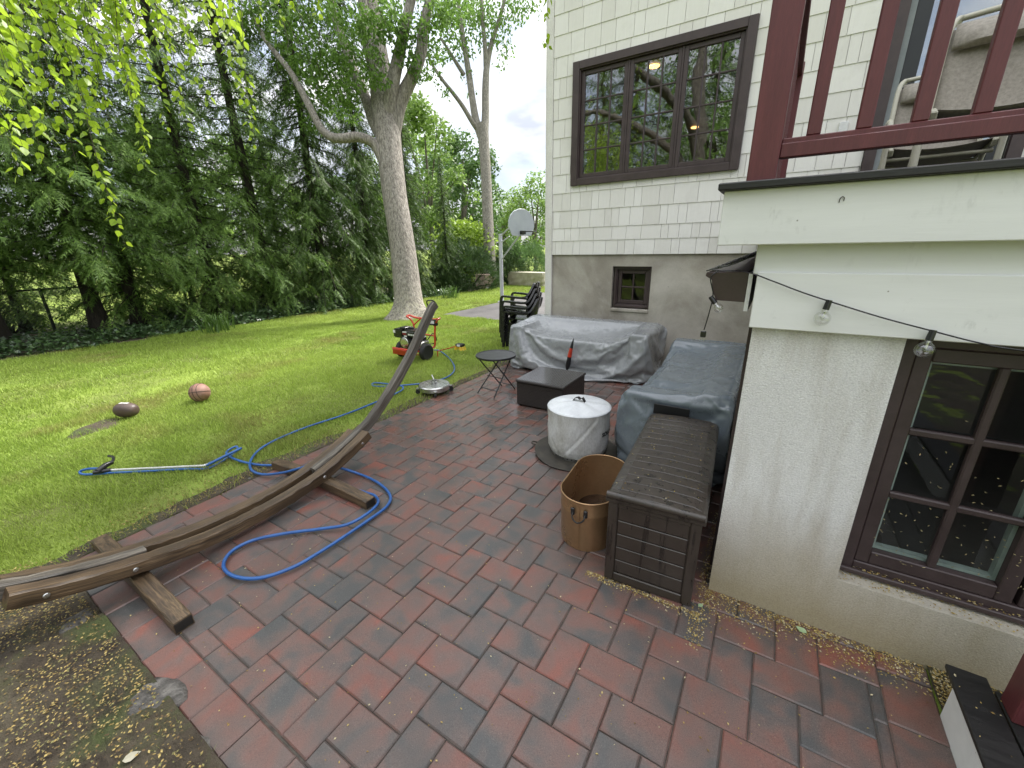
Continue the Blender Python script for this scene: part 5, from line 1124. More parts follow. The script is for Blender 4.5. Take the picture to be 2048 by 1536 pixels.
# ---- the big grey trunk
TD = float((np.array([-8.48, 8.1, -.15])-CAM)@fw)
mt = thing('shade_tree', 'big grey trunked shade tree standing on the lawn', 'tree', (-8.48, 8.1, float(gz(-8.48, 8.1))))
def mtb(mb, name, m, **k): o = mb.build(name, m, mt, **k); lift(o, *(-mt.location)); return o
def limb(px, dep=TD, bend=0.0): return [D(u, v, dep+dz) for u, v, dz in px]
pxr = lambda wpx, dep=TD: wpx*dep/FPX/2
tpts = [(820, 668, 0), (820, 640, 0), (819, 618, 0), (815, 580, 0), (806, 500, 0), (797, 440, 0), (789, 390, .0), (779, 300, .05), (771, 228, .1), (763, 165, .15), (752, 90, .2), (742, 20, .3), (730, -60, .4), (715, -160, .5)]
twid = [74, 66, 59, 54, 49.5, 48, 47.5, 49, 53, 47, 40, 35, 31, 26]
P_ = limb(tpts); tm = MB().tube(catmull(P_, 3), np.interp(np.linspace(0, 13, 40), range(14), [pxr(w_) for w_ in twid]), 28)
bz = P_[0][2]; ax0 = np.array(P_[1])
vv = []
for v in tm.v:
    v = np.array(v); h = v[2]-gz(-8.48, 8.1); 
    if h < .9:
        a = math.atan2(v[1]-8.1, v[0]+8.48); k = max(0, (.75-h))/.75; e = 1+k**2*(.30+.22*math.sin(3*a+1.0)+.16*math.sin(5*a)); c_ = np.array([-8.46, 8.09, v[2]]); v = c_+(v-c_)*np.array([e, e, 1])
    vv.append(tuple(v))
tm.v = vv; mtb(tm, 'trunk', 'bark', smooth=70)
limbs = [([(778, 345, 0), (762, 310, -.05), (745, 285, -.15), (715, 274, -.3), (685, 277, -.45), (662, 274, -.5), (640, 254, -.5), (615, 205, -.5), (585, 150, -.4), (556, 112, -.3), (528, 75, -.2), (500, 20, 0)], [26, 22, 19, 18, 17, 16, 14, 13, 11, 10, 9, 7], 'bark'),
         ([(776, 290, 0), (752, 250, .2), (735, 205, .4), (712, 150, .6), (690, 90, .8), (668, 30, 1.0), (650, -40, 1.2)], [30, 26, 22, 20, 18, 16, 14], 'bark'),
         ([(785, 262, .1), (800, 205, 0), (826, 150, -.2), (842, 105, -.3), (846, 60, -.4), (858, 10, -.5), (880, -60, -.6)], [34, 28, 24, 22, 20, 18, 16], 'bark'),
         ([(775, 240, 0), (785, 170, -.3), (800, 100, -.5), (815, 30, -.7), (835, -50, -.9)], [30, 26, 22, 18, 15], 'bark'),
         ([(765, 180, .1), (735, 90, .0), (725, 0, -.1), (720, -90, -.2)], [26, 22, 18, 14], 'bark')]
for pts, wd, m_ in limbs: P_ = catmull(limb(pts), 4); mtb(MB().tube(P_, np.interp(np.linspace(0, len(wd)-1, len(P_)), range(len(wd)), [pxr(w_) for w_ in wd]), 14), 'limb', m_, smooth=70)
rs = np.random.RandomState(21)
cl = [(505, 35, -.3, .50), (545, 20, -.2, .55), (560, 75, -.3, .42), (600, 45, -.6, .5), (640, 20, -.6, .6), (628, 90, -.7, .5), (660, 130, -.6, .5), (700, 40, -.8, .6), (690, 100, -.9, .5), (715, 150, -.7, .45), (690, 185, -.5, .45), (735, 60, -1.0, .5), (770, 30, -1.0, .55), (745, 120, -.9, .4), (790, 70, -.9, .45), (830, 60, -.7, .5), (815, 115, -.6, .4), (840, 150, -.3, .32), (870, 30, -.5, .5), (760, 160, -.8, .28), (640, 165, -.4, .5), (610, 130, -.3, .5), (575, 120, .5, .55), (650, 210, .6, .5), (700, 225, .6, .4), (865, 100, .2, .42), (905, 20, -.2, .5), (590, 190, .8, .5), (625, 245, .9, .45), (480, 70, .4, .5)]
clumps = [(D(u, v, TD+dz), r) for u, v, dz, r in cl]
topc = np.array(D(740, -260, TD))
for k in range(42): d_ = unit(rs.normal(0, 1, 3)); p = topc+d_*np.array([3.6, 3.6, 3.0])*rs.uniform(.4, 1)**.6; clumps.append((p, rs.uniform(.6, .95)))
V = np.concatenate([leaf_cloud(clumps[:30], 430, .115, rs, .75), leaf_cloud(clumps[30:], 200, .13, rs, .75)]); V = V-np.array(mt.location); tri_obj('crown', V, 'leafmain', mt)
tw = MB()
for (c_, r) in clumps[:30]:
    for k in range(3):
        a = c_+rs.normal(0, r*.5, 3); b = a+np.array([rs.normal(0, .15), rs.normal(0, .15), rs.uniform(.3, .8)]); tw.tube([a, (a+b)/2+rs.normal(0, .05, 3), b], [.004, .007, .01], 4, False)
mtb(tw, 'twigs', 'twig')['kind'] = 'stuff'

# ---- second, forked tree behind the driveway
SD = 20.0; s0 = D(982, 545, SD); st2 = thing('forked_tree', 'pale forked tree trunk behind the basketball hoop', 'tree', (s0[0], s0[1], float(gz(s0[0], s0[1]))))
def stb(mb, name, m, **k): o = mb.build(name, m, st2, **k); lift(o, *(-st2.location)); return o
def lb2(pts, wd, nm='limb', n=14): P_ = catmull([D(u, v, SD+dz) for u, v, dz in pts], 4); stb(MB().tube(P_, np.interp(np.linspace(0, len(wd)-1, len(P_)), range(len(wd)), [pxr(w_, SD) for w_ in wd]), n), nm, 'bark2', smooth=70)
lb2([(983, 620, 0), (978, 500, 0), (975, 420, 0), (972, 350, 0), (968, 290, 0), (965, 250, 0)], [32, 23, 21, 20.5, 21, 24], 'trunk', 18)
lb2([(967, 285, 0), (953, 245, 0), (945, 200, -.1), (938, 150, -.2), (930, 100, -.3), (922, 50, -.4), (915, -20, -.5)], [17, 15, 13, 12, 10, 9, 7])
lb2([(968, 285, 0), (971, 230, .1), (971, 180, .1), (974, 130, .2), (985, 80, .3), (998, 40, .3), (1012, -10, .3)], [17, 15, 14, 12, 9, 8, 6]); lb2([(972, 140, .2), (970, 90, 0), (965, 40, 0), (962, -20, 0)], [10, 9, 8, 6])
lb2([(958, 262, 0), (945, 245, -.2), (925, 212, -.5), (905, 185, -.8), (885, 160, -1.1), (862, 125, -1.3), (852, 100, -1.5)], [11, 9, 8, 7, 6, 5, 3]); lb2([(928, 150, -.2), (912, 125, -.4), (897, 100, -.6), (880, 75, -.8)], [8, 7, 5, 4])
cl = [(905, 60, -.5, .9), (930, 40, -.4, .9), (915, 100, -.6, .7), (940, 90, -.3, .7), (1000, 60, .3, .8), (1020, 30, .3, .8), (1010, 100, .3, .55), (985, 30, 0, .8), (955, 20, -.2, .9), (1040, 20, .4, .7), (1000, 130, .3, .35), (885, 60, -.9, .7), (870, 150, -1.2, .5), (890, 185, -1.0, .4), (935, 150, -.2, .4), (945, 185, 0, .3), (1065, 10, .2, .4), (880, 110, -1, .5), (975, 75, 0, .6)]
clumps = [(D(u, v, SD+dz), r) for u, v, dz, r in cl]; topc = np.array(D(960, -110, SD))
for k in range(36): d_ = unit(rs.normal(0, 1, 3)); clumps.append((topc+d_*np.array([4.5, 4.5, 2.6])*rs.uniform(.4, 1)**.6, rs.uniform(.8, 1.2)))
V = leaf_cloud(clumps, 85, .17, rs, .9)-np.array(st2.location); tri_obj('crown', V, 'leafmain', st2)

# ---- background broadleaf trees and shrubs
def broadleaf(name, label, cat, x, y, H, W_, seed, m, leaf=.22, per=60, base=.25, n=46, group=None, trunk=.18, clumpr=.9):
    rs_ = np.random.RandomState(seed); z0 = float(gz(x, y)); root = thing(name, label, cat, (x, y, z0), 0, group); cs_ = []
    for k in range(n):
        d_ = unit(rs_.normal(0, 1, 3)); q = d_*np.array([W_/2, W_/2, H*(1-base)/2])*rs_.uniform(.35, 1)**.5; q[2] += H*(base+(1-base)/2); s_ = 1-.35*max(0, (q[2]/H-.55)); cs_.append((q*np.array([s_, s_, 1]), clumpr*rs_.uniform(.6, 1.15)))
    tri_obj('crown', leaf_cloud(cs_, per*1.5, leaf, rs_, .25), m, root); tb_ = MB().tube([(0, 0, -.1), (rs_.normal(0, .1), rs_.normal(0, .1), H*.4), (rs_.normal(0, .3), rs_.normal(0, .3), H*.8)], [trunk, trunk*.7, trunk*.2], 8)
    for k in range(7): e = cs_[k][0]; tb_.tube([(0, 0, H*.3), tuple(e*.5+np.array([0, 0, H*.2])), tuple(e)], [trunk*.5, trunk*.3, .02], 6, False)
    tb_.build('trunk', 'limb', root, smooth=60); return root
def at(px, dep, py=540): q = D(px, py, dep); return q[0], q[1]
BGT = [('broadleaf_tree', 'light green broadleaf tree right of grey trunk, above the dark evergreens', 'tree', 868, 27, 10.5, 6.5, 31, 'leaffar', .26, 46, .2, 50), ('broadleaf_tree', 'mid green broadleaf tree left of the pale forked trunk', 'tree', 930, 30, 9.5, 6.0, 32, 'leafdark', .28, 46, .12, 46),
       ('broadleaf_tree', 'pale thin broadleaf tree between forked trunk and backboard', 'tree', 1012, 36, 6.3, 4.0, 33, 'leaffar', .24, 26, .2, 30), ('broadleaf_tree', 'yellow green broadleaf tree next to the house corner', 'tree', 1072, 33, 6.8, 5.0, 34, 'leaffar', .24, 36, .15, 40),
       ('broadleaf_tree', 'tall broadleaf tree far behind the dark drooping evergreens', 'tree', 820, 38, 12.5, 9, 35, 'leaffar', .32, 40, .15, 46), ('broadleaf_shrub', 'bright yellow green shrub between yew bush and forked trunk', 'shrub', 936, 21.5, 3.3, 2.8, 36, 'leafbright', .20, 70, .05, 30),
       ('broadleaf_tree', 'distant broadleaf tree behind the backboard', 'tree', 1040, 46, 6.5, 8, 41, 'leafdark', .34, 36, .05, 36)]
for nm, lb, ct, px, dep, H, W_, sd_, m_, lf, per, ba, n in BGT: x, y = at(px, dep); broadleaf(nm, lb, ct, x, y, H, W_, sd_, m_, lf, per, ba, n)
for i, (x, y, H, W_) in enumerate([(-38, 2, 9, 8), (-36, 12, 10, 9), (-42, 22, 12, 11), (-33, 26, 9, 8), (-44, -8, 11, 9), (-30, 36, 12, 10)]):
    broadleaf('broadleaf_tree', ['distant broadleaf tree seen through hedge gap right of the fence post', 'distant broadleaf tree seen through hedge gaps above the football', 'distant tall broadleaf tree seen through hedge gaps above the basketball', 'distant broadleaf tree seen through the hedge left of grey trunk', 'distant broadleaf tree seen through hedge at the left edge', 'distant tall broadleaf tree behind the grey trunk'][i], 'tree', x, y, H, W_, 50+i, 'leafdark' if i % 2 else 'leaffar', .4, 34, .12, 36, 'distant trees beyond the hedge', .2, 1.2)
NEED = np.array([[(0, -.06, 0), (0, .06, 0), (1, 0, -.1)], [(.3, 0, 0), (.42, 0, 0), (.75, .35, .02)], [(.3, 0, 0), (.42, 0, 0), (.75, -.35, .02)], [(.5, 0, 0), (.6, 0, 0), (.9, .25, 0)], [(.5, 0, 0), (.6, 0, 0), (.9, -.25, 0)]])
def bush(name, label, cat, x, y, H, W_, seed, m, n=2600, sz=.26, D_=None, group=None):
    rs_ = np.random.RandomState(seed); root = thing(name, label, cat, (x, y, float(gz(x, y))), 0, group); u_ = unit(rs_.normal(0, 1, (n, 3))); u_[:, 2] = np.abs(u_[:, 2])*1.0
    lump = 1+.18*np.sin(u_[:, 0]*7+seed)*np.sin(u_[:, 1]*6)+.12*np.sin(u_[:, 2]*11+u_[:, 0]*5); q = u_*np.array([W_/2, (D_ or W_)/2, H])*(lump*rs_.uniform(.55, 1, n)**.4)[:, None]; q[:, 2] = np.maximum(q[:, 2], .08)
    d_ = u_+rs_.normal(0, .5, (n, 3)); d_[:, 2] += .1; tri_obj('foliage', stamp(NEED, q, frames(d_, rs_.uniform(-1.5, 1.5, n), rs_), rs_.uniform(.6, 1.3, n)*sz), m, root)
    st_ = MB()
    for k in range(7): e = q[k]; st_.tube([(0, 0, -.05), tuple(e*.5+[0, 0, .1]), tuple(e*.9)], [.04, .025, .008], 5, False)
    st_.build('stems', 'darkbark', root); return root
x, y = at(938, 19.0); bush('yew_bush', 'round dark yew bush left of the white pole', 'bush', x, y, 2.0, 2.9, 61, 'yew', 3600, .24)
x, y = at(1016, 21); bush('yew_bush', 'grey green yew bush right behind the white pole', 'bush', x, y, 1.9, 2.0, 62, 'yew', 2200, .24)
x, y = at(1052, 22); bush('yew_bush', 'mid green clipped hedge bush above the beige tarpaulin', 'bush', x, y, 2.0, 3.4, 63, 'leafdark', 3200, .26)
x, y = at(968, 23); bush('yew_bush', 'light green shrub at the foot of the forked trunk', 'bush', x, y, 2.0, 2.2, 64, 'leaffar', 1800, .26)
x, y = at(893, 18); bush('yew_bush', 'dark low bush under the rightmost drooping evergreen', 'bush', x, y, 1.0, 1.8, 65, 'yew', 1500, .2)
for i, (px, py, H, W_) in enumerate([(560, 628, .75, 1.8), (650, 612, .6, 1.9), (480, 640, .7, 1.4), (720, 600, .7, 2.0), (380, 652, .5, 1.5), (40, 680, .9, 1.4)]):
    q = G(px, py-6); bush('understory_shrub', ['dark understory shrub between strap leaves and hedge middle', 'dark understory shrub at the middle of hedge foot', 'dark understory shrub right beside the clump of strap leaves', 'dark understory shrub at hedge foot left of the grey trunk', 'dark understory shrub at the hedge foot left of strap leaves', 'dark leafy shrub at the left photo edge before the fence'][i], 'shrub', q[0]-.9, q[1], H, W_, 70+i, 'ivy', 1100, .17)

# ---- strap leaved clumps and ivy bed
def strap_clump(label, px, py, n, seed):
    q = G(px, py); rs_ = np.random.RandomState(seed); root = thing('strap_leaf_plant', label, 'plant', q); m_ = MB()
    for k in range(n):
        b = np.array([rs_.normal(0, .18), rs_.normal(0, .18), 0]); a = rs_.uniform(0, 6.28); h = rs_.uniform(.35, .62); l = rs_.uniform(.15, .4); d_ = np.array([math.cos(a), math.sin(a), 0]); s_ = np.array([-d_[1], d_[0], 0])*.011; b0 = len(m_.v)
        for t, w_ in ((0, 1), (.35, 1.1), (.7, .8), (1, .1)): p = b+d_*l*t**1.6+np.array([0, 0, h*(1.25*t-.45*t**3)]); m_.v += [tuple(p-s_*w_), tuple(p+s_*w_)]
        for j in range(3): m_.f.append((b0+2*j, b0+2*j+1, b0+2*j+3, b0+2*j+2))
    m_.build('leaves', 'strap', root); return root
strap_clump('clump of arching green strap leaves at the hedge foot', 437, 662, 70, 1); strap_clump('low grassy clump of leaves right of the grey trunk', 900, 596, 60, 2)
rs = np.random.RandomState(5); n = 16000; yy = rs.uniform(-3, 14.5, n); xe = np.interp(yy, [-3, 1.2, 4.6, 7.4, 10, 12.9, 14.5], [-12.9, -12.65, -12.42, -12.4, -12.2, -11.3, -11.2]); xx = xe-.05-rs.uniform(0, 1, n)**1.3*np.interp(yy, [-3, 8, 15], [3.3, 2.4, 1.4])+.25*(vnoise(yy*1.2, yy*0, 3)-.5)
zz = gz(xx, yy)+.03+rs.uniform(.0, .22, n)*np.clip((xe-xx)/.35, .15, 1)
V = stamp(np.array([[(-.5, 0, 0), (.0, .5, .05), (.55, 0, -.12)], [(-.5, 0, 0), (.55, 0, -.12), (0, -.5, .05)]]), np.stack([xx, yy, zz], 1), frames(np.stack([rs.normal(0, 1, n), rs.normal(0, 1, n), rs.uniform(-.6, .2, n)], 1), rs.normal(0, .5, n), rs), rs.uniform(.05, .105, n))
tag(np_mesh('ivy_bed', V, np.arange(len(V)).reshape(-1, 3), 'ivy'), 'dark ivy ground cover under the hedge', None, None, 'stuff')
struct(sheet('hedge_soil', 'soil', lambda X, Y: np.interp(Y, [-3, 1.2, 4.6, 7.4, 10, 12.9, 14.5, 17], [-12.95, -12.7, -12.5, -12.45, -12.25, -11.4, -11.3, -11.6])-X+np.minimum(0, X+17.2)*2, -18, -11, -4, 17, 90, .02, .15, 20, .03), 'dark earth bed under the hedge')

# ---- chain-link fence
fx = -15.86; cf = thing('chain_link_fence', 'dark green chain-link fence behind the hedge at left', 'fence', (fx, 2.65, float(gz(fx, 2.65)))); fz = float(gz(fx, 2.65))
def cfb(mb, name, m, **k): o = mb.build(name, m, cf, **k); lift(o, *(-cf.location)); return o
for yv in (-.4, 2.65, 5.7, 8.75): cfb(MB().tube([(fx, yv, fz-.1), (fx, yv, fz+1.24)], .034, 10), 'post', 'chain', smooth=60)
cfb(MB().tube([(fx, -3, fz+1.2), (fx, 10, fz+1.2)], .024, 8), 'top_rail', 'chain', smooth=60)
wm = MB(); sp_ = .085
for k in range(int(-1.2/sp_)-36, int(9/sp_)):
    for s_ in (-1, 1):
        a = np.array((fx+.003*s_, k*sp_+(0 if s_ > 0 else 1.2), fz+.0)); b = np.array((fx+.003*s_, k*sp_+(1.2 if s_ > 0 else 0), fz+1.2)); wm.tube([a, b], .0028, 3, False)
cfb(wm, 'wire_mesh', 'chain')

# ---- overhanging near tree: trunk behind the viewer, hanging leafy twigs at the upper left
ot = thing('overhanging_tree', 'near tree whose bright hanging leafy twigs fill the upper left', 'tree', (-2.2, -3.0, float(gz(-2.2, -3.0))))
def otb(mb, name, m, **k): o = mb.build(name, m, ot, **k); lift(o, *(-ot.location)); return o
otb(MB().tube([(-2.2, -3.0, -.3), (-2.2, -3.0, .0), (-2.25, -2.95, 1.5), (-2.35, -2.8, 3.5), (-2.6, -2.4, 5.2), (-2.7, -2.2, 8)], [.34, .28, .22, .20, .17, .1], 16), 'trunk', 'limb', smooth=60)
otb(MB().tube(catmull([(-2.35, -2.8, 3.4), (-2.8, -1.8, 4.9), (-3.6, -.3, 5.7), (-4.6, 1.6, 6.0), (-5.2, 3.2, 5.7)], 5), [.13]*5+[.11]*5+[.085]*5+[.06]*5+[.035], 12), 'limb', 'limb', smooth=60)
otb(MB().tube(catmull([(-2.3, -2.9, 2.9), (-3.4, -2.2, 4.4), (-4.9, -1.0, 5.2), (-6.4, .4, 5.2)], 5), [.11]*5+[.09]*5+[.06]*5+[.03], 12), 'limb', 'limb', smooth=60)
rs = np.random.RandomState(8); tips = [(252, 492, 3.3), (235, 430, 3.35), (515, 297, 3.6), (500, 240, 3.6), (470, 170, 3.5), (300, 337, 3.4), (290, 290, 3.3), (330, 250, 3.5), (380, 255, 3.6), (395, 160, 3.5), (155, 338, 2.9), (145, 250, 2.9), (100, 330, 2.8), (50, 348, 2.5), (38, 290, 2.4), (15, 280, 2.4), (20, 200, 2.4), (60, 240, 2.5), (110, 190, 2.7), (180, 170, 3.0), (220, 210, 3.1), (260, 170, 3.2), (200, 120, 3.0), (150, 90, 2.8), (90, 100, 2.6), (40, 110, 2.5), (130, 40, 2.8), (240, 60, 3.1), (310, 80, 3.4), (340, 130, 3.5), (430, 90, 3.6), (460, 50, 3.6), (520, 30, 3.8), (560, 60, 4.0), (360, 50, 3.4), (290, 110, 3.2), (65, 160, 2.6), (5, 80, 2.4), (230, 255, 3.1), (270, 215, 3.2), (180, 250, 3.0), (410, 200, 3.6), (350, 190, 3.4), (640, 35, 4.2), (590, 20, 4.0), (1097, 90, 4.6), (1085, 35, 4.6), (85, 270, 2.7), (120, 285, 2.85), (195, 215, 3.0), (20, 150, 2.45), (310, 30, 3.3), (170, 30, 2.9), (275, 20, 3.2), (400, 25, 3.5)]
tips += [(float(a), float(b), float(c)) for a, b, c in zip(rs.uniform(0, 480, 24), rs.uniform(0, 190, 24), rs.uniform(2.6, 3.7, 24))]
tw = MB(); lv = []
for u, v, dp_ in tips:
    p = D(u, v, dp_*.9); topz = max(p[2]+.6, 4.0+rs.uniform(0, .5)) if v > 120 else p[2]+rs.uniform(.7, 1.2); Ln = topz-p[2]; n = max(5, int(Ln/.038)); sway = rs.normal(0, .10, 2); pts = []
    for k in range(n+1):
        t = k/n; q = p+np.array([sway[0]*t*t*1.2+.02*math.sin(t*9+u), sway[1]*t*t*1.2+.02*math.cos(t*8+v), Ln*t]); pts.append(q)
        if t < .97:
            for j in range(rs.choice([1, 1, 2])):
                a = rs.uniform(0, 6.28); off = rs.uniform(.0, .035); lv.append((q+np.array([math.cos(a)*off, math.sin(a)*off, -.01]), np.array([math.cos(a)*.75, math.sin(a)*.75, -rs.uniform(.4, 1.2)]), rs.uniform(.036, .06)))
    tw.tube(pts[::2]+[pts[-1]], [.0009+.0022*i/len(pts[::2]) for i in range(len(pts[::2])+1)], 4, False)
otb(tw, 'twigs', 'twig')['kind'] = 'stuff'
LB = np.array([(0, 0, 0), (.18, .26, .015), (.45, .36, .0), (.78, .18, -.05), (1, 0, -.1), (.78, -.18, -.05), (.45, -.36, .0), (.18, -.26, .015), (.45, 0, -.03)])
LBF = [(0, 8, 1), (1, 8, 2), (2, 8, 3), (3, 8, 4), (4, 8, 5), (5, 8, 6), (6, 8, 7), (7, 8, 0)]
lm = bpy.data.meshes.new('leaf'); lm.from_pydata([tuple(v) for v in LB], [], LBF); lm.materials.append(MT['leafnear'])
def lkey(l):
    u, v, z = PJ(l[0]); return -1 if not (0 <= u <= 2048 and 0 <= v < 1536 and z > 0) else l[2]/z
lv.sort(key=lkey, reverse=True); Vs, Fs = [], []
for i, (p, d_, s_) in enumerate(lv):
    fr_ = frames(np.array([d_]), np.array([rs.uniform(-1, 1)]), rs)[0]
    if i < 300:
        o = link('leaf', lm, None, ot); o.matrix_local = Matrix.Translation(Vector(p)-ot.location) @ Matrix(fr_.tolist()).to_4x4() @ Matrix.Scale(s_, 4)
    else:
        b = len(Vs)*9; Vs.append((LB@fr_.T)*s_+p-np.array(ot.location)); Fs += [tuple(b+q for q in f) for f in LBF]
np_mesh('further_leaves', np.concatenate(Vs), Fs, 'leafnear', ot)['kind'] = 'stuff'
cl = [((rs.uniform(-4.4, -.6), rs.uniform(-5.0, -2.2), rs.uniform(3.3, 8.5)), rs.uniform(.5, .85)) for k in range(54)]
o = tri_obj('crown', leaf_cloud(cl, 90, .09, rs, .7)-np.array(ot.location), 'leafmain', ot)

# ---- grass
def blades(n, rs, box, hgt, wid, keep, tone):
    x = rs.uniform(box[0], box[1], n); y = rs.uniform(box[2], box[3], n); k = keep(x, y) > rs.uniform(0, 1, n); x, y = x[k], y[k]; n = len(x); z = gz(x, y)-.014
    a = rs.uniform(0, 6.28, n); h = hgt*rs.uniform(.5, 1.25, n)*(.5+1.0*vnoise(x*3.3, y*3.3, 31)**1.5+.35*(vnoise(x*11, y*11, 32)-.3)); ln = rs.uniform(.2, 1.0, n)*h; b = rs.uniform(0, 6.28, n); w_ = wid*rs.uniform(.6, 1.3, n)
    p0 = np.stack([x-np.cos(a)*w_, y-np.sin(a)*w_, z], 1); p1 = np.stack([x+np.cos(a)*w_, y+np.sin(a)*w_, z], 1); p2 = np.stack([x+np.cos(b)*ln, y+np.sin(b)*ln, z+h], 1)
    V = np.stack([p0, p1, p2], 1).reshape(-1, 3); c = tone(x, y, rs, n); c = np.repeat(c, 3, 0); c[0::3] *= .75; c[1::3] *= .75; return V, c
patch = lambda x, y: np.hypot((x+6.1)*.9-(y-1.0)*.5, (y-1.0)*1.1+(x+6.1)*.55)
def keep_lawn(x, y):
    d = np.where((x > PXL+.05*(vnoise(y*5, y*0, 8)-.35)) & (y > PYN), 0, 1.0)*np.where((x > -3.0) & (y > PYN), 0, 1.0); d *= np.where(drive_f(x, y) > -.04, 0, 1); d *= np.clip((soil_f(x, y) < .02)*1.0+np.clip((vnoise(x*2.6, y*2.6, 91)-.52)*3, .04, .9), 0, 1)
    e = np.interp(y, [-3, 1.2, 4.6, 7.4, 10, 12.9, 14.5, 17], [-12.9, -12.65, -12.42, -12.4, -12.2, -11.3, -11.2, -11.6]); d *= (x > e-.05); d *= np.clip((patch(x, y)-.12)*3.5, .22, 1); d *= np.clip((vnoise(x*1.1, y*1.1, 41)-.12)*6, .45, 1)
    d *= np.hypot(x+8.46, y-8.1) > .42; d *= np.where((x > -3.75), np.clip((-3.3-x)/.45+.25*(vnoise(x*7, y*7, 6)), .22, 1), 1); return d
def tone_lawn(x, y, rs, n):
    g = vnoise(x*.55, y*.55, 17); g2 = vnoise(x*3.1, y*3.1, 18); r = rs.uniform(0, 1, n); base = np.stack([.245+.11*g+.06*r, .35+.09*g+.08*r, .065+.035*g], 1)
    dry = np.clip((vnoise(x*.9+3, y*.9, 19)*.6+g2*.4-.60)*4+np.clip((x+4.4)/1.1, 0, 1)*.85, 0, 1)[:, None]*rs.uniform(.2, 1, (n, 1)); c = base*(1-dry)+np.array([.33, .28, .11])*dry
    return c*(.7+.6*rs.uniform(0, 1, (n, 1)))
rs = np.random.RandomState(77); VV, CC = [], []
for n, box, hg, wd in ((170000, (-7, -3.2, -1.5, 5), .048, .0034), (140000, (-12.7, -7, -1.5, 8), .055, .0055), (110000, (-10, -3.2, 5, 10), .055, .0055), (60000, (-12.6, -6, 8, 18), .06, .008), (60000, (-4.2, -.6, -1.2, .228), .034, .0015), (24000, (-11.8, -3.3, 14, 26), .07, .012)):
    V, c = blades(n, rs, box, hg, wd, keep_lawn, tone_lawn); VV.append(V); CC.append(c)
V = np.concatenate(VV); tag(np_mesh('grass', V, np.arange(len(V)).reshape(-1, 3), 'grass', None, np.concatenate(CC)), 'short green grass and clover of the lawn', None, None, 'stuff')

# ---- seeds, petals and small litter
def litter(name, label, pts, size, cols, rs, up=.003):
    pts = np.asarray(pts); n = len(pts); a = rs.uniform(0, 6.28, n); d_ = np.stack([np.cos(a), np.sin(a), rs.normal(0, .15, n)], 1); u = np.array([[(-.5, 0, 0), (0, .30, .1), (.5, 0, 0)], [(-.5, 0, 0), (.5, 0, 0), (0, -.30, .05)]])
    V = stamp(u, pts+np.array([0, 0, up]), frames(d_, rs.normal(0, .3, n), rs), size*rs.uniform(.6, 1.4, n)); c = np.array(cols)[rs.randint(0, len(cols), n)]*rs.uniform(.7, 1.3, (n, 1)); c = np.repeat(c, 6, 0)
    return tag(np_mesh(name, V, np.arange(len(V)).reshape(-1, 3), 'bits', None, c), label, None, None, 'stuff')
rs = np.random.RandomState(9); P_ = []
n = 230; xx = rs.uniform(.50, 1.36, n); zz = .40+np.abs(rs.normal(0, .28, n)); ok = zz < 1.25; xx, zz = xx[ok], zz[ok]; n = len(xx); a = rs.uniform(0, 6.28, n); yp = np.where((xx > .512) & (xx < .879) & (zz > .422), 1.9945, 1.960)
sz_ = rs.uniform(.003, .0062, n); e1 = np.stack([np.cos(a), 0*a, np.sin(a)], 1)*sz_[:, None]; e2 = np.stack([-np.sin(a), 0*a, np.cos(a)], 1)*sz_[:, None]*.35; c0_ = np.stack([xx, yp, zz], 1)
V = np.stack([c0_-e1, c0_+e2, c0_+e1, c0_-e1, c0_+e1, c0_-e2], 1).reshape(-1, 3); tag(np_mesh('stuck_seeds', V, np.arange(len(V)).reshape(-1, 3), 'bits', None, np.repeat(np.array([(.42, .36, .2)])*rs.uniform(.5, 1.3, (n, 1)), 6, 0)), 'pale seeds stuck to the wet lower window', None, None, 'stuff')
def add(x, y, z=0.0): P_.append((x, y, gz(x, y)+z))
for k in range(2600):                                     # scattered over the patio
    x, y = rs.uniform(-3.1, .7), rs.uniform(.3, 3.8)
    if rs.uniform() < .22+.3*(x > -.6)+.2*(y < 1.3): add(x, y)
for k in range(2800):                                     # drift along the stucco wall
    x = rs.uniform(-.62, .74); y = 1.875-abs(rs.normal(0, .055+.05*max(0, vnoise(np.array(x*6), np.array(0.3), 4)-.3)))
    if x < -.06: y = 1.70-abs(rs.normal(0, .022)); 
    if x > -.06 or rs.uniform() < .45: add(x, y)
for k in range(900): add(rs.uniform(-.10, -.03), rs.uniform(1.5, 2.6))
for k in range(1700): add(rs.uniform(.752, .95), rs.uniform(1.64, 1.875), .006+rs.uniform(0, .01))
for k in range(300): P_.append((rs.uniform(.42, 1.3), rs.uniform(1.885, 1.95), .3005+0*k))
for k in range(180): P_.append((rs.uniform(.47, 1.3), rs.uniform(1.936, 1.96), .3335))
for k in range(60): P_.append((rs.uniform(.745, .99), rs.uniform(.9, 1.7), .188))
ct, sn_ = math.cos(ang), math.sin(ang)
for k in range(120): a, b = rs.uniform(-.2, .2), rs.uniform(-.53, .5); P_.append((-.352+a*ct-b*sn_, 2.245+a*sn_+b*ct, HB+.0405-(abs(a)/.2)**2*.018+float(bx_.location.z)))
litter('seed_litter', 'tan maple seeds strewn over patio and drifted along the stucco wall', P_, .0088, [(.34, .25, .08), (.42, .33, .13), (.24, .16, .05), (.46, .40, .25)], rs)
P_ = []
for k in range(42000):
    x, y = rs.uniform(-4.3, -.6), rs.uniform(-1.3, .215)
    if soil_f(np.array(x), np.array(y)) > -.05 and vnoise(np.array(x*3.1), np.array(y*3.1), 51) > rs.uniform(.15, .8): add(x, y, .012+rs.uniform(0, .02))
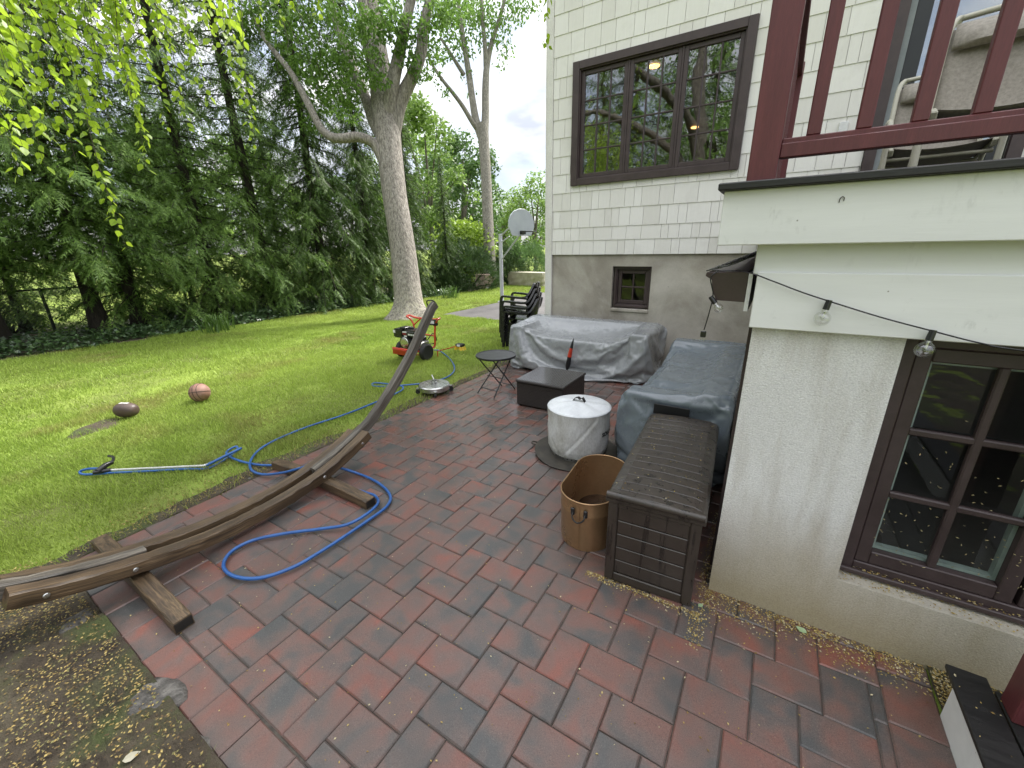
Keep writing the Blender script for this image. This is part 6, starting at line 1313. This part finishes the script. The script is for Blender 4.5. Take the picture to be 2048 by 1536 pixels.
for k in range(160): add(rs.uniform(-9, -3.5), rs.uniform(-1, 6), .03+rs.uniform(0, .015))
for k in range(3500): x = -3.32-abs(rs.normal(0, .16)); add(x, rs.uniform(.3, 5), .004+rs.uniform(0, .012))
litter('soil_litter', 'tan seed husks covering the soil at the near left corner', P_, .0105, [(.30, .22, .08), (.38, .29, .11), (.20, .14, .05), (.12, .08, .04), (.22, .20, .08)], rs)
for i, (u, v, s_) in enumerate(((310, 1405, .13), (150, 1250, .10), (395, 1500, .06), (500, 955, .018))):
    q = G(u, v); rs_ = np.random.RandomState(i+3); bm = bmesh.new(); bmesh.ops.create_icosphere(bm, subdivisions=3, radius=1)
    for v_ in bm.verts: k = 1+.22*math.sin(v_.co.x*4+i)*math.sin(v_.co.y*3.3+i*2)+rs_.normal(0, .03); v_.co = Vector((v_.co.x*k*s_, v_.co.y*k*s_*.75, v_.co.z*k*s_*.2))
    me = bpy.data.meshes.new('stone'); bm.to_mesh(me); bm.free(); me.shade_smooth(); o = link('stone', me, 'stone', None, (q[0], q[1], q[2]-.006)); tag(o, ['large flat grey stone in the soil beside near patio edge', 'flat grey stone in the soil under the hammock stand end', 'small grey stone at the bottom edge by patio corner', 'tiny pebble on patio edge by the blue hose'][i], 'stone')
def fallen(label, px, py, h, s_, rz, m_='leafbright', surf=None):
    q = G(px, py, h) if surf is None else surf; me = bpy.data.meshes.new('fallen_leaf'); me.from_pydata([(v[0]*s_, v[1]*s_, v[2]*s_*.5+.004) for v in LB], [], LBF); me.shade_smooth(); o = link('fallen_leaf', me, m_, None, q); o.rotation_euler = (0, 0, rz); tag(o, label, 'leaf')
MT['paleleaf'] = simple('pale_leaf', [(.30, .42, .22), (.40, .52, .30)], 20)
fallen('pale green fallen leaf among seeds on the patio by the stucco wall', 1613, 1268, .003, .045, R(150), 'paleleaf'); fallen('green fallen leaf at the storage box corner', 1397, 1214, .003, .03, R(60), 'paleleaf'); fallen('pale dry leaf at the bottom edge on the soil', 245, 1524, .02, .05, R(70), 'bits' if False else 'tarpbeige')
